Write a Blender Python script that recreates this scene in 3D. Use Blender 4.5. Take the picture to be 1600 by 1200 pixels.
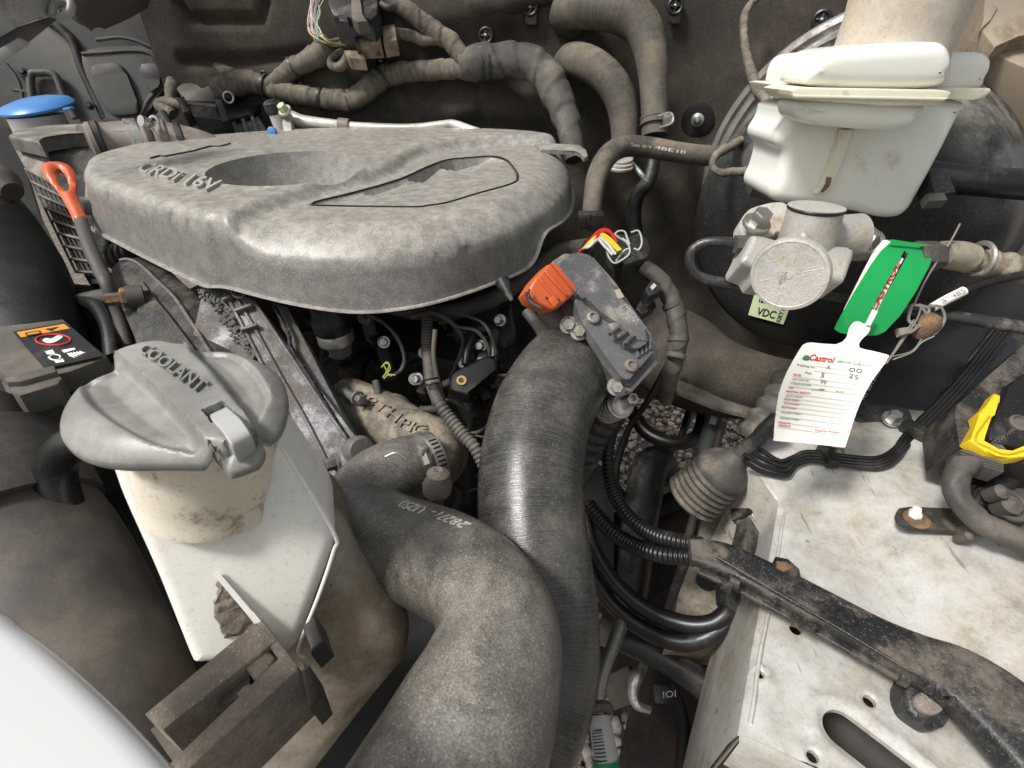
import bpy, bmesh, math, random
import numpy as np
from mathutils import Vector, Matrix, noise
from mathutils.geometry import delaunay_2d_cdt
random.seed(7)
S = bpy.context.scene
for o in list(bpy.data.objects): bpy.data.objects.remove(o)
COL = S.collection

# ------------------------------------------------------------------ camera
CAMZ = 1.10
PITCH = math.radians(35)
FPX = 800.0
cd = bpy.data.cameras.new('camera'); cam = bpy.data.objects.new('camera', cd); COL.objects.link(cam)
cam.location = (0, 0, CAMZ); cam.rotation_euler = (math.radians(90) - PITCH, 0, 0)
cd.sensor_width = 36; cd.lens = 36 * FPX / 1600; cd.clip_start = 0.01; cd.clip_end = 200
cd.dof.use_dof = True; cd.dof.focus_distance = 0.5; cd.dof.aperture_fstop = 20
S.camera = cam
# ------------------------------------------------------------------ sky, sun, exposure
wd = bpy.data.worlds.new('World'); S.world = wd; wd.use_nodes = True
nt = wd.node_tree; bg = nt.nodes['Background']
sk = nt.nodes.new('ShaderNodeTexSky'); sk.sky_type = 'NISHITA'; sk.sun_disc = False
SUN_EL, SUN_AZ = math.radians(54), math.radians(242)      # azimuth clockwise from +Y (sun to the left of the camera)
sk.sun_elevation = SUN_EL; sk.sun_rotation = SUN_AZ
sk.dust_density = 4.0; sk.air_density = 1.2; sk.ozone_density = 1.0
hs = nt.nodes.new('ShaderNodeHueSaturation'); hs.inputs['Saturation'].default_value = 0.25
nt.links.new(sk.outputs[0], hs.inputs['Color']); nt.links.new(hs.outputs[0], bg.inputs[0])
bg.inputs[1].default_value = 0.105
sd = bpy.data.lights.new('sun', 'SUN'); sun = bpy.data.objects.new('sun', sd); COL.objects.link(sun)
sd.energy = 2.7; sd.angle = math.radians(10); sd.color = (1.0, 0.975, 0.94)
sdir = Vector((math.sin(SUN_AZ) * math.cos(SUN_EL), math.cos(SUN_AZ) * math.cos(SUN_EL), math.sin(SUN_EL)))
sun.rotation_euler = (-sdir).to_track_quat('-Z', 'Y').to_euler(); sun.location = sdir * 5 + Vector((0, 0, 1))
S.view_settings.view_transform = 'Standard'; S.view_settings.look = 'None'
S.view_settings.exposure = 0.32; S.view_settings.gamma = 1.0
S.cycles.max_bounces = 6

# ------------------------------------------------------------------ laying out: the photograph's sight lines and depths
CU = Vector((1, 0, 0)); CF = Vector((0, math.cos(PITCH), -math.sin(PITCH))); CV = Vector((0, math.sin(PITCH), math.cos(PITCH)))
CC = Vector((0, 0, CAMZ))
def ray(u, v): return CF + CU * ((u - 800) / FPX) + CV * ((600 - v) / FPX)
def W(u, v, t): return CC + ray(u, v) * t
def onz(u, v, z):                                       # z relative to the camera
    r = ray(u, v); return CC + r * (z / r.z)
def ony(u, v, y):
    r = ray(u, v); return CC + r * (y / r.y)
class Plane:
    def __init__(s, a, b, c):
        a, b, c = [W(*p) if not isinstance(p, Vector) else p for p in (a, b, c)]
        s.p = a; s.n = (b - a).cross(c - a).normalized()
        if s.n.dot(a - CC) > 0: s.n = -s.n                # the normal looks back at the viewer's side
    def __call__(s, u, v, off=0.0):
        r = ray(u, v); k = (s.p + s.n * off - CC).dot(s.n) / r.dot(s.n); return CC + r * k

# ------------------------------------------------------------------ objects
def root_loc(o):
    L = Vector((0, 0, 0))
    while o is not None: L += Vector(o.location); o = o.parent
    return L
def tag(o, label=None, cat=None, group=None, kind=None):
    if label: o['label'] = label
    if cat: o['category'] = cat
    if group: o['group'] = group
    if kind: o['kind'] = kind
    return o
def thing(name, label, cat, loc, group=None):
    o = bpy.data.objects.new(name, None); COL.objects.link(o); o.location = loc; o.empty_display_size = .02
    return tag(o, label, cat, group)
class MB:
    def __init__(s): s.v = []; s.f = []; s.uv = {}; s.m = []
    def add(s, vs, fs, uvs=None):
        k = len(s.v); s.v += [Vector(x) for x in vs]
        for i, f in enumerate(fs):
            s.f.append([a + k for a in f])
            if uvs: s.uv[len(s.f) - 1] = uvs[i]
        return s
    def bm(s, bm):
        bm.verts.index_update(); k = len(s.v)
        s.v += [v.co.copy() for v in bm.verts]
        for f in bm.faces: s.f.append([v.index + k for v in f.verts])
        bm.free(); return s
def obj(name, mb, mat, parent=None, ang=40, label=None, cat=None, group=None, kind=None):
    vs = mb.v
    if parent is not None: L = root_loc(parent)
    else:
        a = np.array([tuple(v) for v in vs]); L = Vector(((a[:, 0].min() + a[:, 0].max()) / 2, (a[:, 1].min() + a[:, 1].max()) / 2, a[:, 2].min()))
    me = bpy.data.meshes.new(name); me.from_pydata([tuple(v - L) for v in vs], [], mb.f); me.validate()
    if mb.uv and len(me.polygons) == len(mb.f):
        ul = me.uv_layers.new(name='UVMap')
        for p in me.polygons:
            q = mb.uv.get(p.index)
            if q:
                for li, c in zip(p.loop_indices, q): ul.data[li].uv = c
    me.shade_smooth()
    if ang < 180: me.set_sharp_from_angle(angle=math.radians(ang))
    me.materials.append(mat)
    o = bpy.data.objects.new(name, me); COL.objects.link(o)
    if parent is not None: o.parent = parent
    else: o.location = L
    return tag(o, label, cat, group, kind)
def dup(rt, loc, rot=None, **kw):
    def cp(o, par):
        c = o.copy(); COL.objects.link(c); c.parent = par
        for ch in list(o.children): cp(ch, c)
        return c
    r = cp(rt, None); r.location = loc
    if rot is not None: r.rotation_euler = rot
    for k, v in kw.items(): r[k] = v
    return r
def basis(z, x=None):
    z = Vector(z).normalized()
    if x is None: x = Vector((1, 0, 0)) if abs(z.x) < .8 else Vector((0, 1, 0))
    x = (Vector(x) - z * Vector(x).dot(z)).normalized(); y = z.cross(x)
    return Matrix((x, y, z)).transposed()
def box(c, size, R=None, bev=.002, seg=2, mb=None, taper=1.0):
    bm = bmesh.new(); bmesh.ops.create_cube(bm, size=1)
    for v in bm.verts:
        k = taper if v.co.z > 0 else 1
        v.co = Vector((v.co.x * size[0] * k, v.co.y * size[1] * k, v.co.z * size[2]))
    if bev: bmesh.ops.bevel(bm, geom=bm.edges[:], offset=bev, segments=seg, profile=.5, affect='EDGES', clamp_overlap=True)
    M_ = (R.to_4x4() if R is not None else Matrix.Identity(4)); M_.translation = c
    bm.transform(M_); return (mb or MB()).bm(bm)
def prism(pts, ext, bev=.0015, seg=2, mb=None, allb=False):
    ext = Vector(ext); bm = bmesh.new()
    a = [bm.verts.new(p) for p in pts]; b = [bm.verts.new(p + ext) for p in pts]; n = len(pts)
    nrm = Vector((0, 0, 0))
    for i in range(n): nrm += (pts[i] - pts[0]).cross(pts[(i + 1) % n] - pts[0])
    if nrm.dot(ext) > 0: a.reverse(); b.reverse()
    f1 = bm.faces.new(a); f2 = bm.faces.new(b[::-1])
    for i in range(n): bm.faces.new((a[(i + 1) % n], a[i], b[i], b[(i + 1) % n]))
    if bev:
        es = list(f1.edges) if not allb else bm.edges[:]
        bmesh.ops.bevel(bm, geom=es, offset=bev, segments=seg, profile=.5, affect='EDGES', clamp_overlap=True)
    ng = [f for f in bm.faces if len(f.verts) > 4]
    bmesh.ops.triangulate(bm, faces=ng)
    return (mb or MB()).bm(bm)
def rnd(poly, k=3, r=.3):                                   # round a pixel polygon's corners
    out = []; n = len(poly)
    for i in range(n):
        p0, p1, p2 = [np.array(poly[(i + j) % n], float) for j in (-1, 0, 1)]
        a = p1 + (p0 - p1) * r; b = p1 + (p2 - p1) * r
        for j in range(k + 1):
            s = j / k; out.append(tuple((1 - s) ** 2 * a + 2 * s * (1 - s) * p1 + s * s * b))
    return out
def pprism(poly, pl, depth, ext=None, bev=.0015, seg=2, mb=None, round_=0, off=0, allb=False):
    if round_: poly = rnd(poly, 3, round_)
    pts = [pl(u, v, off) for u, v in poly]
    return prism(pts, (-pl.n * depth) if ext is None else ext, bev, seg, mb, allb)
def rprism(poly, pl, depth, r=.006, k=6, mb=None, off=0, step=None, back=True):
    B_ = basis(pl.n, (1, 0, 0)); Bi = B_.transposed(); p0 = pl.p
    P = [Bi @ (pl(u, v, 0) - p0) for u, v in poly]; P = [(p.x, p.y) for p in P]
    A = sum(P[i][0] * P[(i + 1) % len(P)][1] - P[(i + 1) % len(P)][0] * P[i][1] for i in range(len(P)))
    if A < 0: P.reverse()
    P = np.array(resample(P, step or r * .5)); rows = []
    for j in range(k + 1):
        a = math.pi / 2 * j / k; ins = r * (1 - math.cos(a)); h = -r * (1 - math.sin(a))
        T = np.roll(P, -2, 0) - np.roll(P, 2, 0); T /= np.linalg.norm(T, axis=1)[:, None] + 1e-12; Nn = np.stack([-T[:, 1], T[:, 0]], 1)
        for _ in range(3 if ins > 0 else 0): Nn = (np.roll(Nn, 1, 0) + Nn * 2 + np.roll(Nn, -1, 0)) / 4
        Q = P + Nn * ins; rows.append([p0 + B_ @ Vector((x, y, h + off)) for x, y in Q])
    base = [p - pl.n * (depth - r) for p in rows[0]]
    mb = mb or MB(); strip(mb, [base] + rows)
    inner = [tuple((Bi @ (p - p0))[:2]) for p in rows[-1]]
    vs, es, fs, *_ = delaunay_2d_cdt([Vector(q) for q in inner], [(i, (i + 1) % len(inner)) for i in range(len(inner))], [], 1, 1e-7)
    mb.add([p0 + B_ @ Vector((q.x, q.y, off)) for q in vs], [tuple(f) for f in fs])
    if back: mb.add(base[::-1], [tuple(range(len(base)))])
    bm = bmesh.new(); me = bpy.data.meshes.new('t'); me.from_pydata([tuple(v) for v in mb.v], [], mb.f); bm.from_mesh(me); bmesh.ops.remove_doubles(bm, verts=bm.verts[:], dist=2e-5); bmesh.ops.recalc_face_normals(bm, faces=bm.faces[:]); bpy.data.meshes.remove(me)
    return MB().bm(bm)
def offs(poly, k):
    P = np.array(poly); T = np.roll(P, -1, 0) - np.roll(P, 1, 0); T /= np.linalg.norm(T, axis=1)[:, None] + 1e-12; N_ = np.stack([T[:, 1], -T[:, 0]], 1)
    A = (P[:, 0] * np.roll(P[:, 1], -1) - np.roll(P[:, 0], -1) * P[:, 1]).sum()
    return [tuple(q) for q in P + N_ * (k if A > 0 else -k)]
def catmull(P, n):
    P = [np.array(p, float) for p in P]; P = [2 * P[0] - P[1]] + P + [2 * P[-1] - P[-2]]; out = []
    for i in range(1, len(P) - 2):
        for k in range(n):
            t = k / n; p0, p1, p2, p3 = P[i - 1:i + 3]
            out.append(.5 * ((2 * p1) + (-p0 + p2) * t + (2 * p0 - 5 * p1 + 4 * p2 - p3) * t * t + (-p0 + 3 * p1 - 3 * p2 + p3) * t ** 3))
    out.append(P[-2]); return out
def tube(pts, n=20, corr=0, amp=.12, wrap=0, mb=None, flat=1.0, sq=0, up=None, ds=None, caps=True, lump=0, straight=False, world=False, twist=0, duty=.5, wamp=1.0):
    """pts: (u, v, depth, radius in pixels) or, with world, (x, y, z, radius). corr = corrugation pitch."""
    P = []
    for q in pts:
        if world: P.append(list(q))
        else:
            w = W(q[0], q[1], q[2]); P.append([w.x, w.y, w.z, q[3] * q[2] / FPX])
    C = np.array(catmull(P, 24)) if not straight else np.array([np.array(P[i]) * (1 - k / 12) + np.array(P[i + 1]) * (k / 12) for i in range(len(P) - 1) for k in range(12)] + [P[-1]])
    seg = np.linalg.norm(np.diff(C[:, :3], axis=0), axis=1); s = np.concatenate([[0], np.cumsum(seg)]); Ltot = s[-1]
    rm = C[:, 3].mean()
    step = ds or (corr / 6 if corr else (rm * .16 if wrap or lump else rm * .35))
    N = max(4, min(900, int(Ltot / step))); ss = np.linspace(0, Ltot, N + 1)
    Q = np.stack([np.interp(ss, s, C[:, k]) for k in range(4)], 1)
    T = np.gradient(Q[:, :3], axis=0); T /= np.linalg.norm(T, axis=1)[:, None] + 1e-12
    x = None; vs = []; uvs = []; seed = random.random() * 50
    for i in range(N + 1):
        t = Vector(T[i])
        if up is not None: x = t.cross(Vector(up)).normalized()
        else:
            if x is None: x = t.orthogonal().normalized()
            x = (x - t * x.dot(t)).normalized()
        y = x.cross(t).normalized(); c = Vector(Q[i, :3]); r = Q[i, 3]
        for k in range(n):
            a = 2 * math.pi * k / n; ca, sa = math.cos(a), math.sin(a); rr = r
            if sq: 
                m = (abs(ca) ** sq + abs(sa) ** sq) ** (-1 / sq); ca *= m; sa *= m
            if corr:
                ph = (ss[i] / corr) % 1; rr *= 1 + amp * (1 if ph < duty else -1) * min(1, 3 * min(ph % duty, duty - ph % duty) / duty) if True else 1
            if wrap:
                w_ = (ss[i] / (wrap) + k / n + .35 * noise.noise(Vector((ss[i] * 12, k / n, seed)))) % 1
                rr *= 1 + .13 * wamp * (w_ - .5) + .13 * noise.noise(Vector((ss[i] / r * .45, ca * .8, sa * .8 + seed))) + .05 * noise.noise(Vector((ss[i] / r * 2.2, ca * 2, sa * 2 + seed)))
            if lump: rr *= 1 + lump * noise.noise(Vector((ss[i] / r * .6, ca + seed, sa)))
            vs.append(c + x * (ca * rr) + y * (sa * rr * flat))
    fs = []
    for i in range(N):
        for k in range(n):
            k2 = (k + 1) % n
            fs.append((i * n + k, i * n + k2, (i + 1) * n + k2, (i + 1) * n + k))
            uvs.append(((k / n, ss[i]), ((k + 1) / n, ss[i]), ((k + 1) / n, ss[i + 1]), (k / n, ss[i + 1])))
    mb = mb or MB(); mb.add(vs, fs, uvs)
    if caps:
        mb.add([vs[k] for k in range(n)][::-1], [tuple(range(n))]); mb.add([vs[N * n + k] for k in range(n)], [tuple(range(n))])
    return mb
def lathe(prof, P, axis, n=28, mb=None, hexa=False, x=None):
    R = basis(axis, x); vs = []; fs = []
    for r, h in prof:
        for k in range(n):
            a = 2 * math.pi * k / n; vs.append(P + R @ Vector((r * math.cos(a), r * math.sin(a), h)))
    for i in range(len(prof) - 1):
        for k in range(n):
            k2 = (k + 1) % n; fs.append((i * n + k, i * n + k2, (i + 1) * n + k2, (i + 1) * n + k))
    mb = mb or MB(); mb.add(vs, fs)
    if prof[0][0] > 1e-6: mb.add(vs[:n][::-1], [tuple(range(n))])
    if prof[-1][0] > 1e-6: mb.add(vs[-n:], [tuple(range(n))])
    return mb
def torus(P, axis, R_, r, n=32, m=10, mb=None, arc=(0, 1), x=None):
    B = basis(axis, x); pts = []
    K = n
    for k in range(K + 1):
        a = 2 * math.pi * (arc[0] + (arc[1] - arc[0]) * k / K)
        q = P + B @ Vector((R_ * math.cos(a), R_ * math.sin(a), 0)); pts.append((q.x, q.y, q.z, r))
    return tube(pts, n=m, mb=mb, world=True, straight=False, up=axis, ds=r * .8)
def bolt(P, axis, r, h, mb=None, washer=True, socket=False):
    mb = mb or MB(); a = Vector(axis).normalized()
    if washer: lathe([(r * 1.5, 0), (r * 1.5, h * .2), (r * 1.4, h * .27), (r * .9, h * .27)], P, a, 24, mb)
    lathe([(r, h * .27), (r, h * .9), (r * .85, h), (0, h)] if not socket else [(r, h * .27), (r, h * .9), (r * .9, h), (r * .55, h), (r * .5, h * .5), (0, h * .5)], P, a, 6 if not socket else 20, mb)
    return mb
# plan-view tools -------------------------------------------------------------
def inpoly(X, Y, poly):
    c = np.zeros(X.shape, bool); n = len(poly)
    for i in range(n):
        x1, y1 = poly[i]; x2, y2 = poly[(i + 1) % n]
        if y1 == y2: continue
        k = ((y1 > Y) != (y2 > Y)) & (X < (x2 - x1) * (Y - y1) / (y2 - y1) + x1); c ^= k
    return c
def dpoly(X, Y, poly, closed=True):
    d = np.full(X.shape, 1e9); n = len(poly)
    for i in range(n if closed else n - 1):
        ax, ay = poly[i]; bx, by = poly[(i + 1) % n]; dx, dy = bx - ax, by - ay; L2 = dx * dx + dy * dy + 1e-18
        t = np.clip(((X - ax) * dx + (Y - ay) * dy) / L2, 0, 1); d = np.minimum(d, np.hypot(X - ax - t * dx, Y - ay - t * dy))
    return d
def sstep(x, a, b):
    t = np.clip((x - a) / (b - a), 0, 1); return t * t * (3 - 2 * t)
def resample(poly, step, closed=True):
    out = []; n = len(poly)
    for i in range(n if closed else n - 1):
        a = np.array(poly[i], float); b = np.array(poly[(i + 1) % n], float); k = max(1, int(round(np.linalg.norm(b - a) / step)))
        for j in range(k): out.append(tuple(a + (b - a) * j / k))
    if not closed: out.append(tuple(poly[-1]))
    return out
def smoothpoly(poly, n=8):
    P = [np.array(p, float) for p in poly]; N = len(P); out = []
    for i in range(N):
        p0, p1, p2, p3 = P[i - 1], P[i], P[(i + 1) % N], P[(i + 2) % N]
        for k in range(n):
            t = k / n; out.append(tuple(.5 * ((2 * p1) + (-p0 + p2) * t + (2 * p0 - 5 * p1 + 4 * p2 - p3) * t * t + (-p0 + 3 * p1 - 3 * p2 + p3) * t ** 3)))
    return out
def sheet(outline, h, res, holes=(), extra=(), mapf=None):
    """triangulated sheet over a plan outline; h(X,Y) gives height; returns MB and the outline's vertex positions"""
    out = resample(outline, res); segs = [list(out)] + [resample(q, res * .8) for q in holes]
    pts = []; edges = []
    for q in segs:
        k = len(pts); pts += q; edges += [(k + i, k + (i + 1) % len(q)) for i in range(len(q))]
    A = np.array(out); x0, y0 = A.min(0); x1, y1 = A.max(0)
    gx, gy = np.meshgrid(np.arange(x0, x1, res), np.arange(y0, y1, res * .866)); gx = gx + (np.arange(gx.shape[0]) % 2)[:, None] * res / 2
    gx = gx.ravel(); gy = gy.ravel(); ok = inpoly(gx, gy, out) & (dpoly(gx, gy, out) > res * .55)
    for q in segs[1:]: ok &= ~inpoly(gx, gy, q) & (dpoly(gx, gy, q) > res * .5)
    ex = [p for q in extra for p in q]
    if ex:
        E = np.array(ex); kx = gx[ok]; ky = gy[ok]; keep = np.ones(len(kx), bool)
        for e in E: keep &= (np.hypot(kx - e[0], ky - e[1]) > res * .45)
        kx, ky = kx[keep], ky[keep]; pts += [tuple(e) for e in ex]
    else: kx, ky = gx[ok], gy[ok]
    pts += list(zip(kx, ky))
    vs, es, fs, ov, oe, of = delaunay_2d_cdt([Vector((float(a), float(b))) for a, b in pts], edges, [], 0, 1e-7)
    V = np.array([(v.x, v.y) for v in vs])
    cen = np.array([V[list(f)].mean(0) for f in fs]); keep = inpoly(cen[:, 0], cen[:, 1], out)
    for q in segs[1:]: keep &= ~inpoly(cen[:, 0], cen[:, 1], q)
    F = [tuple(f) for f, k in zip(fs, keep) if k]
    Z = h(V[:, 0], V[:, 1]); mb = MB()
    P3 = [Vector((a, b, z)) for (a, b), z in zip(V, Z)]
    if mapf: P3 = [mapf(p) for p in P3]
    mb.add(P3, F)
    O = np.array(out); hz = h(O[:, 0], O[:, 1]); ring = [Vector((a, b, z)) for (a, b), z in zip(out, hz)]
    rings = [ring]
    for q in segs[1:]:
        Q = np.array(q); z = h(Q[:, 0], Q[:, 1]); rings.append([Vector((a, b, c)) for (a, b), c in zip(q, z)])
    if mapf: rings = [[mapf(p) for p in r] for r in rings]
    return mb, rings
def strip(mb, rows, closed=True):
    n = len(rows[0]); vs = [p for r in rows for p in r]; fs = []
    for i in range(len(rows) - 1):
        for k in range(n if closed else n - 1):
            k2 = (k + 1) % n; fs.append((i * n + k, i * n + k2, (i + 1) * n + k2, (i + 1) * n + k))
    return mb.add(vs, fs)
def textmesh(s, A, B, C, ext, mb=None, bold=0.0, shear=0, mapf=None, narrow=True):
    """letters of s: baseline from A to B, C above A at cap height; ext = relief vector"""
    cu = bpy.data.curves.new('letters', 'FONT'); cu.body = s; cu.size = 1; cu.extrude = .5; cu.resolution_u = 3; cu.offset = bold; cu.shear = shear
    o = bpy.data.objects.new('letters', cu); COL.objects.link(o)
    bpy.context.view_layer.update(); me = bpy.data.meshes.new_from_object(o.evaluated_get(bpy.context.evaluated_depsgraph_get()))
    v = np.array([x.co[:] for x in me.vertices]); fs = [tuple(p.vertices) for p in me.polygons]
    bpy.data.objects.remove(o); bpy.data.curves.remove(cu)
    if len(v) == 0: bpy.data.meshes.remove(me); return mb or MB()
    x0, x1 = v[:, 0].min(), v[:, 0].max(); y1 = .70
    X = (v[:, 0] - x0) / (x1 - x0); Y = v[:, 1] / y1; Z = v[:, 2] + .5
    bpy.data.meshes.remove(me); ext = Vector(ext)
    if mapf: P = [mapf(a, b, c) for a, b, c in zip(X, Y, Z)]
    else: P = [A + (B - A) * a + (C - A) * b + ext * c for a, b, c in zip(X, Y, Z)]
    return (mb or MB()).add(P, fs)

# ------------------------------------------------------------------ materials
MATS = {}
def M(name, base, dirt=(.22, .17, .12), amt=.4, scale=14, rough=.5, metal=0.0, up=0.0, speck=0.0, speckcol=(.5, .45, .38), sscale=350, bump=.25, bscale=900,
      stripes=0, stripe_amt=.5, var=.25, sss=0.0, coat=0.0, drough=.9, spec=.5, sharp=.18, dark=0.0, scratch=0, grain=.10, grain_s=900, speck_lo=.60):
    if name in MATS: return MATS[name]
    m = bpy.data.materials.new(name); m.use_nodes = True; t = m.node_tree; N = t.nodes; Lk = t.links; b = N['Principled BSDF']
    tc = N.new('ShaderNodeTexCoord'); co = tc.outputs['Object']
    def nz(sc, det=6, ro=.6, vec=None, dist=0):
        n = N.new('ShaderNodeTexNoise'); n.inputs['Scale'].default_value = sc; n.inputs['Detail'].default_value = det; n.inputs['Roughness'].default_value = ro
        n.inputs['Distortion'].default_value = dist; Lk.new(vec or co, n.inputs['Vector']); return n.outputs['Fac']
    def mr(x, a, c, lo=0.0, hi=1.0, smooth=True):
        n = N.new('ShaderNodeMapRange'); n.interpolation_type = 'SMOOTHSTEP' if smooth else 'LINEAR'
        n.inputs['From Min'].default_value = a; n.inputs['From Max'].default_value = c; n.inputs['To Min'].default_value = lo; n.inputs['To Max'].default_value = hi
        Lk.new(x, n.inputs['Value']); return n.outputs['Result']
    def mt(op, x, y):
        n = N.new('ShaderNodeMath'); n.operation = op
        for i, q in enumerate((x, y)):
            if isinstance(q, (int, float)): n.inputs[i].default_value = q
            else: Lk.new(q, n.inputs[i])
        return n.outputs[0]
    def mix(f, a, c):
        n = N.new('ShaderNodeMix'); n.data_type = 'RGBA'; n.clamp_factor = True
        if isinstance(f, (int, float)): n.inputs[0].default_value = f
        else: Lk.new(f, n.inputs[0])
        for i, q in ((6, a), (7, c)):
            if isinstance(q, tuple): n.inputs[i].default_value = (*q, 1)
            else: Lk.new(q, n.inputs[i])
        return n.outputs[2]
    big = nz(scale, 10, .74); th = 1 - amt
    f = mr(big, .5 + (th - .5) * .55 - sharp / 2, .5 + (th - .5) * .55 + sharp / 2)
    if up:
        g = N.new('ShaderNodeNewGeometry'); sx = N.new('ShaderNodeSeparateXYZ'); Lk.new(g.outputs['Normal'], sx.inputs[0])
        u_ = mr(sx.outputs[2], -.1, .95, 1 - up, 1.0); f = mt('MULTIPLY', f, u_)
    fine = nz(sscale, 4, .7)
    if speck: f = mt('ADD', f, mt('MULTIPLY', mr(fine, .56, .7), speck * .7)); 
    lo = nz(scale * .35, 3, .5)
    c0 = mix(mr(lo, .3, .7), tuple(x * (1 - var) for x in base), tuple(min(1, x * (1 + var)) for x in base))
    d2 = mix(mr(nz(scale * 2.3, 5, .7), .35, .65), tuple(x * .7 for x in dirt), tuple(min(1, x * 1.25) for x in dirt))
    col = mix(f, c0, d2)
    if dark:                                                   # black grime patches
        col = mix(mt('MULTIPLY', mr(nz(scale * 1.7, 8, .75, dist=.4), .55, .68), dark), col, (.012, .011, .010))
    rr = mr(f, 0, 1, rough, drough)
    h = nz(bscale, 3, .6); h = mt('ADD', mt('MULTIPLY', h, .5), mt('MULTIPLY', fine, .8)); h = mt('ADD', h, mt('MULTIPLY', f, .5))
    if speck:
        col = mix(mt('MULTIPLY', mr(nz(sscale * (1.3 if speck_lo < .6 else 2.1), 3, .6), speck_lo, speck_lo + .1), speck), col, speckcol)
    if stripes:
        uv = N.new('ShaderNodeUVMap'); mp = N.new('ShaderNodeMapping'); mp.inputs['Scale'].default_value = (3, stripes, 1); Lk.new(uv.outputs[0], mp.inputs[0])
        st = nz(1.0, 4, .75, mp.outputs[0], .15); s2 = mr(st, .4, .62)
        col = mix(mt('MULTIPLY', s2, stripe_amt), col, tuple(min(1, x * .9 + .03) for x in dirt)); h = mt('ADD', h, mt('MULTIPLY', st, .8)); rr = mt('ADD', rr, mt('MULTIPLY', s2, .18))
    gm = N.new('ShaderNodeVectorMath'); gm.operation = 'SCALE'; Lk.new(col, gm.inputs[0]); Lk.new(mr(nz(grain_s, 3, .75), .3, .7, 1 - grain, 1 + grain), gm.inputs['Scale']); col = gm.outputs[0]
    if scratch:
        mp = N.new('ShaderNodeMapping'); mp.inputs['Scale'].default_value = (1, .12, .4); mp.inputs['Rotation'].default_value = (.3, .2, .9); Lk.new(co, mp.inputs[0])
        sc_ = mr(nz(180, 3, .6, mp.outputs[0]), .62, .72); col = mix(mt('MULTIPLY', sc_, scratch), col, tuple(x * .45 for x in dirt))
    Lk.new(col, b.inputs['Base Color']); Lk.new(rr, b.inputs['Roughness']); b.inputs['Metallic'].default_value = metal
    if metal: Lk.new(mr(f, 0, 1, metal, metal * .15), b.inputs['Metallic'])
    b.inputs['Specular IOR Level'].default_value = spec
    if sss: b.inputs['Subsurface Weight'].default_value = sss; b.inputs['Subsurface Radius'].default_value = (1, .9, .75); b.inputs['Subsurface Scale'].default_value = .008
    if coat: b.inputs['Coat Weight'].default_value = coat; b.inputs['Coat Roughness'].default_value = .25
    bp = N.new('ShaderNodeBump'); bp.inputs['Strength'].default_value = bump; bp.inputs['Distance'].default_value = .0012; Lk.new(h, bp.inputs['Height']); Lk.new(bp.outputs[0], b.inputs['Normal'])
    MATS[name] = m; return m
def flat(name, c, rough=.5, metal=0.0):
    return M(name, c, grain=.03, dirt=tuple(x * .7 + .03 for x in c), amt=.25, scale=30, rough=rough, metal=metal, bump=.05, var=.06)
DUST = (.27, .225, .17)
m_cover = M('dusty_cover_plastic', (.13, .13, .135), dirt=(.41, .38, .325), amt=.66, scale=34, rough=.28, up=.62, speck=.7, speckcol=(.66, .61, .48), sscale=800, bump=.2, sharp=1.3, drough=.42, grain=.22, grain_s=1300, var=.05, speck_lo=.575)
m_black = M('black_plastic', (.013, .013, .0135), dirt=(.09, .078, .064), amt=.42, scale=18, rough=.42, up=.5, speck=.25, bump=.2, scratch=.3)
m_blackclean = M('black_plastic_clean', (.009, .009, .0095), dirt=(.045, .04, .035), amt=.3, scale=18, rough=.35, up=.5, speck=.1, bump=.12)
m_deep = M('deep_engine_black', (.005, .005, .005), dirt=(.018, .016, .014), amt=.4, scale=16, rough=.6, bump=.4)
m_grey = M('grey_plastic', (.10, .10, .105), dirt=(.26, .235, .2), amt=.4, scale=30, rough=.45, up=.5, speck=.3, bump=.2)
m_rubber = M('dusty_rubber', (.035, .033, .031), dirt=(.30, .26, .205), amt=.55, scale=28, rough=.55, up=.65, speck=.6, speckcol=(.5, .45, .37), sscale=300, bump=.5, sharp=.35)
m_rubber_blk = M('ribbed_black_rubber', (.022, .021, .021), dirt=(.17, .155, .13), amt=.28, scale=22, rough=.18, up=.6, speck=.4, speckcol=(.4, .37, .3), bump=.14, stripes=1100, stripe_amt=.2, sharp=.6, drough=.42, grain=.25)
m_hose = M('heater_hose_rubber', (.05, .046, .04), dirt=(.17, .14, .10), amt=.5, scale=14, rough=.6, up=.6, speck=.2, bump=.25, stripes=350, stripe_amt=.3)
m_tape = M('cloth_tape', (.07, .062, .052), dirt=(.21, .175, .13), amt=.5, scale=20, rough=.8, up=.7, speck=.3, bump=.5, stripes=110, stripe_amt=.5, grain=.25)
m_felt = M('firewall_felt', (.047, .042, .037), dirt=(.11, .092, .07), amt=.40, scale=9, grain=.4, grain_s=700, rough=.95, up=.3, speck=.35, speckcol=(.16, .13, .10), sscale=500, bump=.8, sharp=.5, spec=.15)
m_body = M('grey_body_panel', (.062, .06, .056), dirt=(.12, .10, .08), amt=.4, scale=8, rough=.55, up=.3, speck=.1, bump=.12, sharp=.35)
m_white = M('white_body_paint', grain=.035, base=(.57, .565, .54), dirt=(.27, .225, .155), amt=.44, scale=11, rough=.28, speck=.35, speckcol=(.25, .2, .14), sscale=300, bump=.12, var=.06, coat=.6, scratch=.6, sharp=.4, dark=.12)
m_whiteclean = M('white_clean_paint', (.56, .56, .55), amt=.06, scale=6, rough=.2, bump=.0, var=.02, coat=.2, grain=0)
m_tank = M('white_tank_plastic', grain=.035, base=(.88, .86, .79), dirt=(.30, .20, .11), amt=.2, scale=16, rough=.38, speck=.2, speckcol=(.25, .18, .11), sscale=130, bump=.12, var=.05, sss=.25, sharp=.12)
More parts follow.
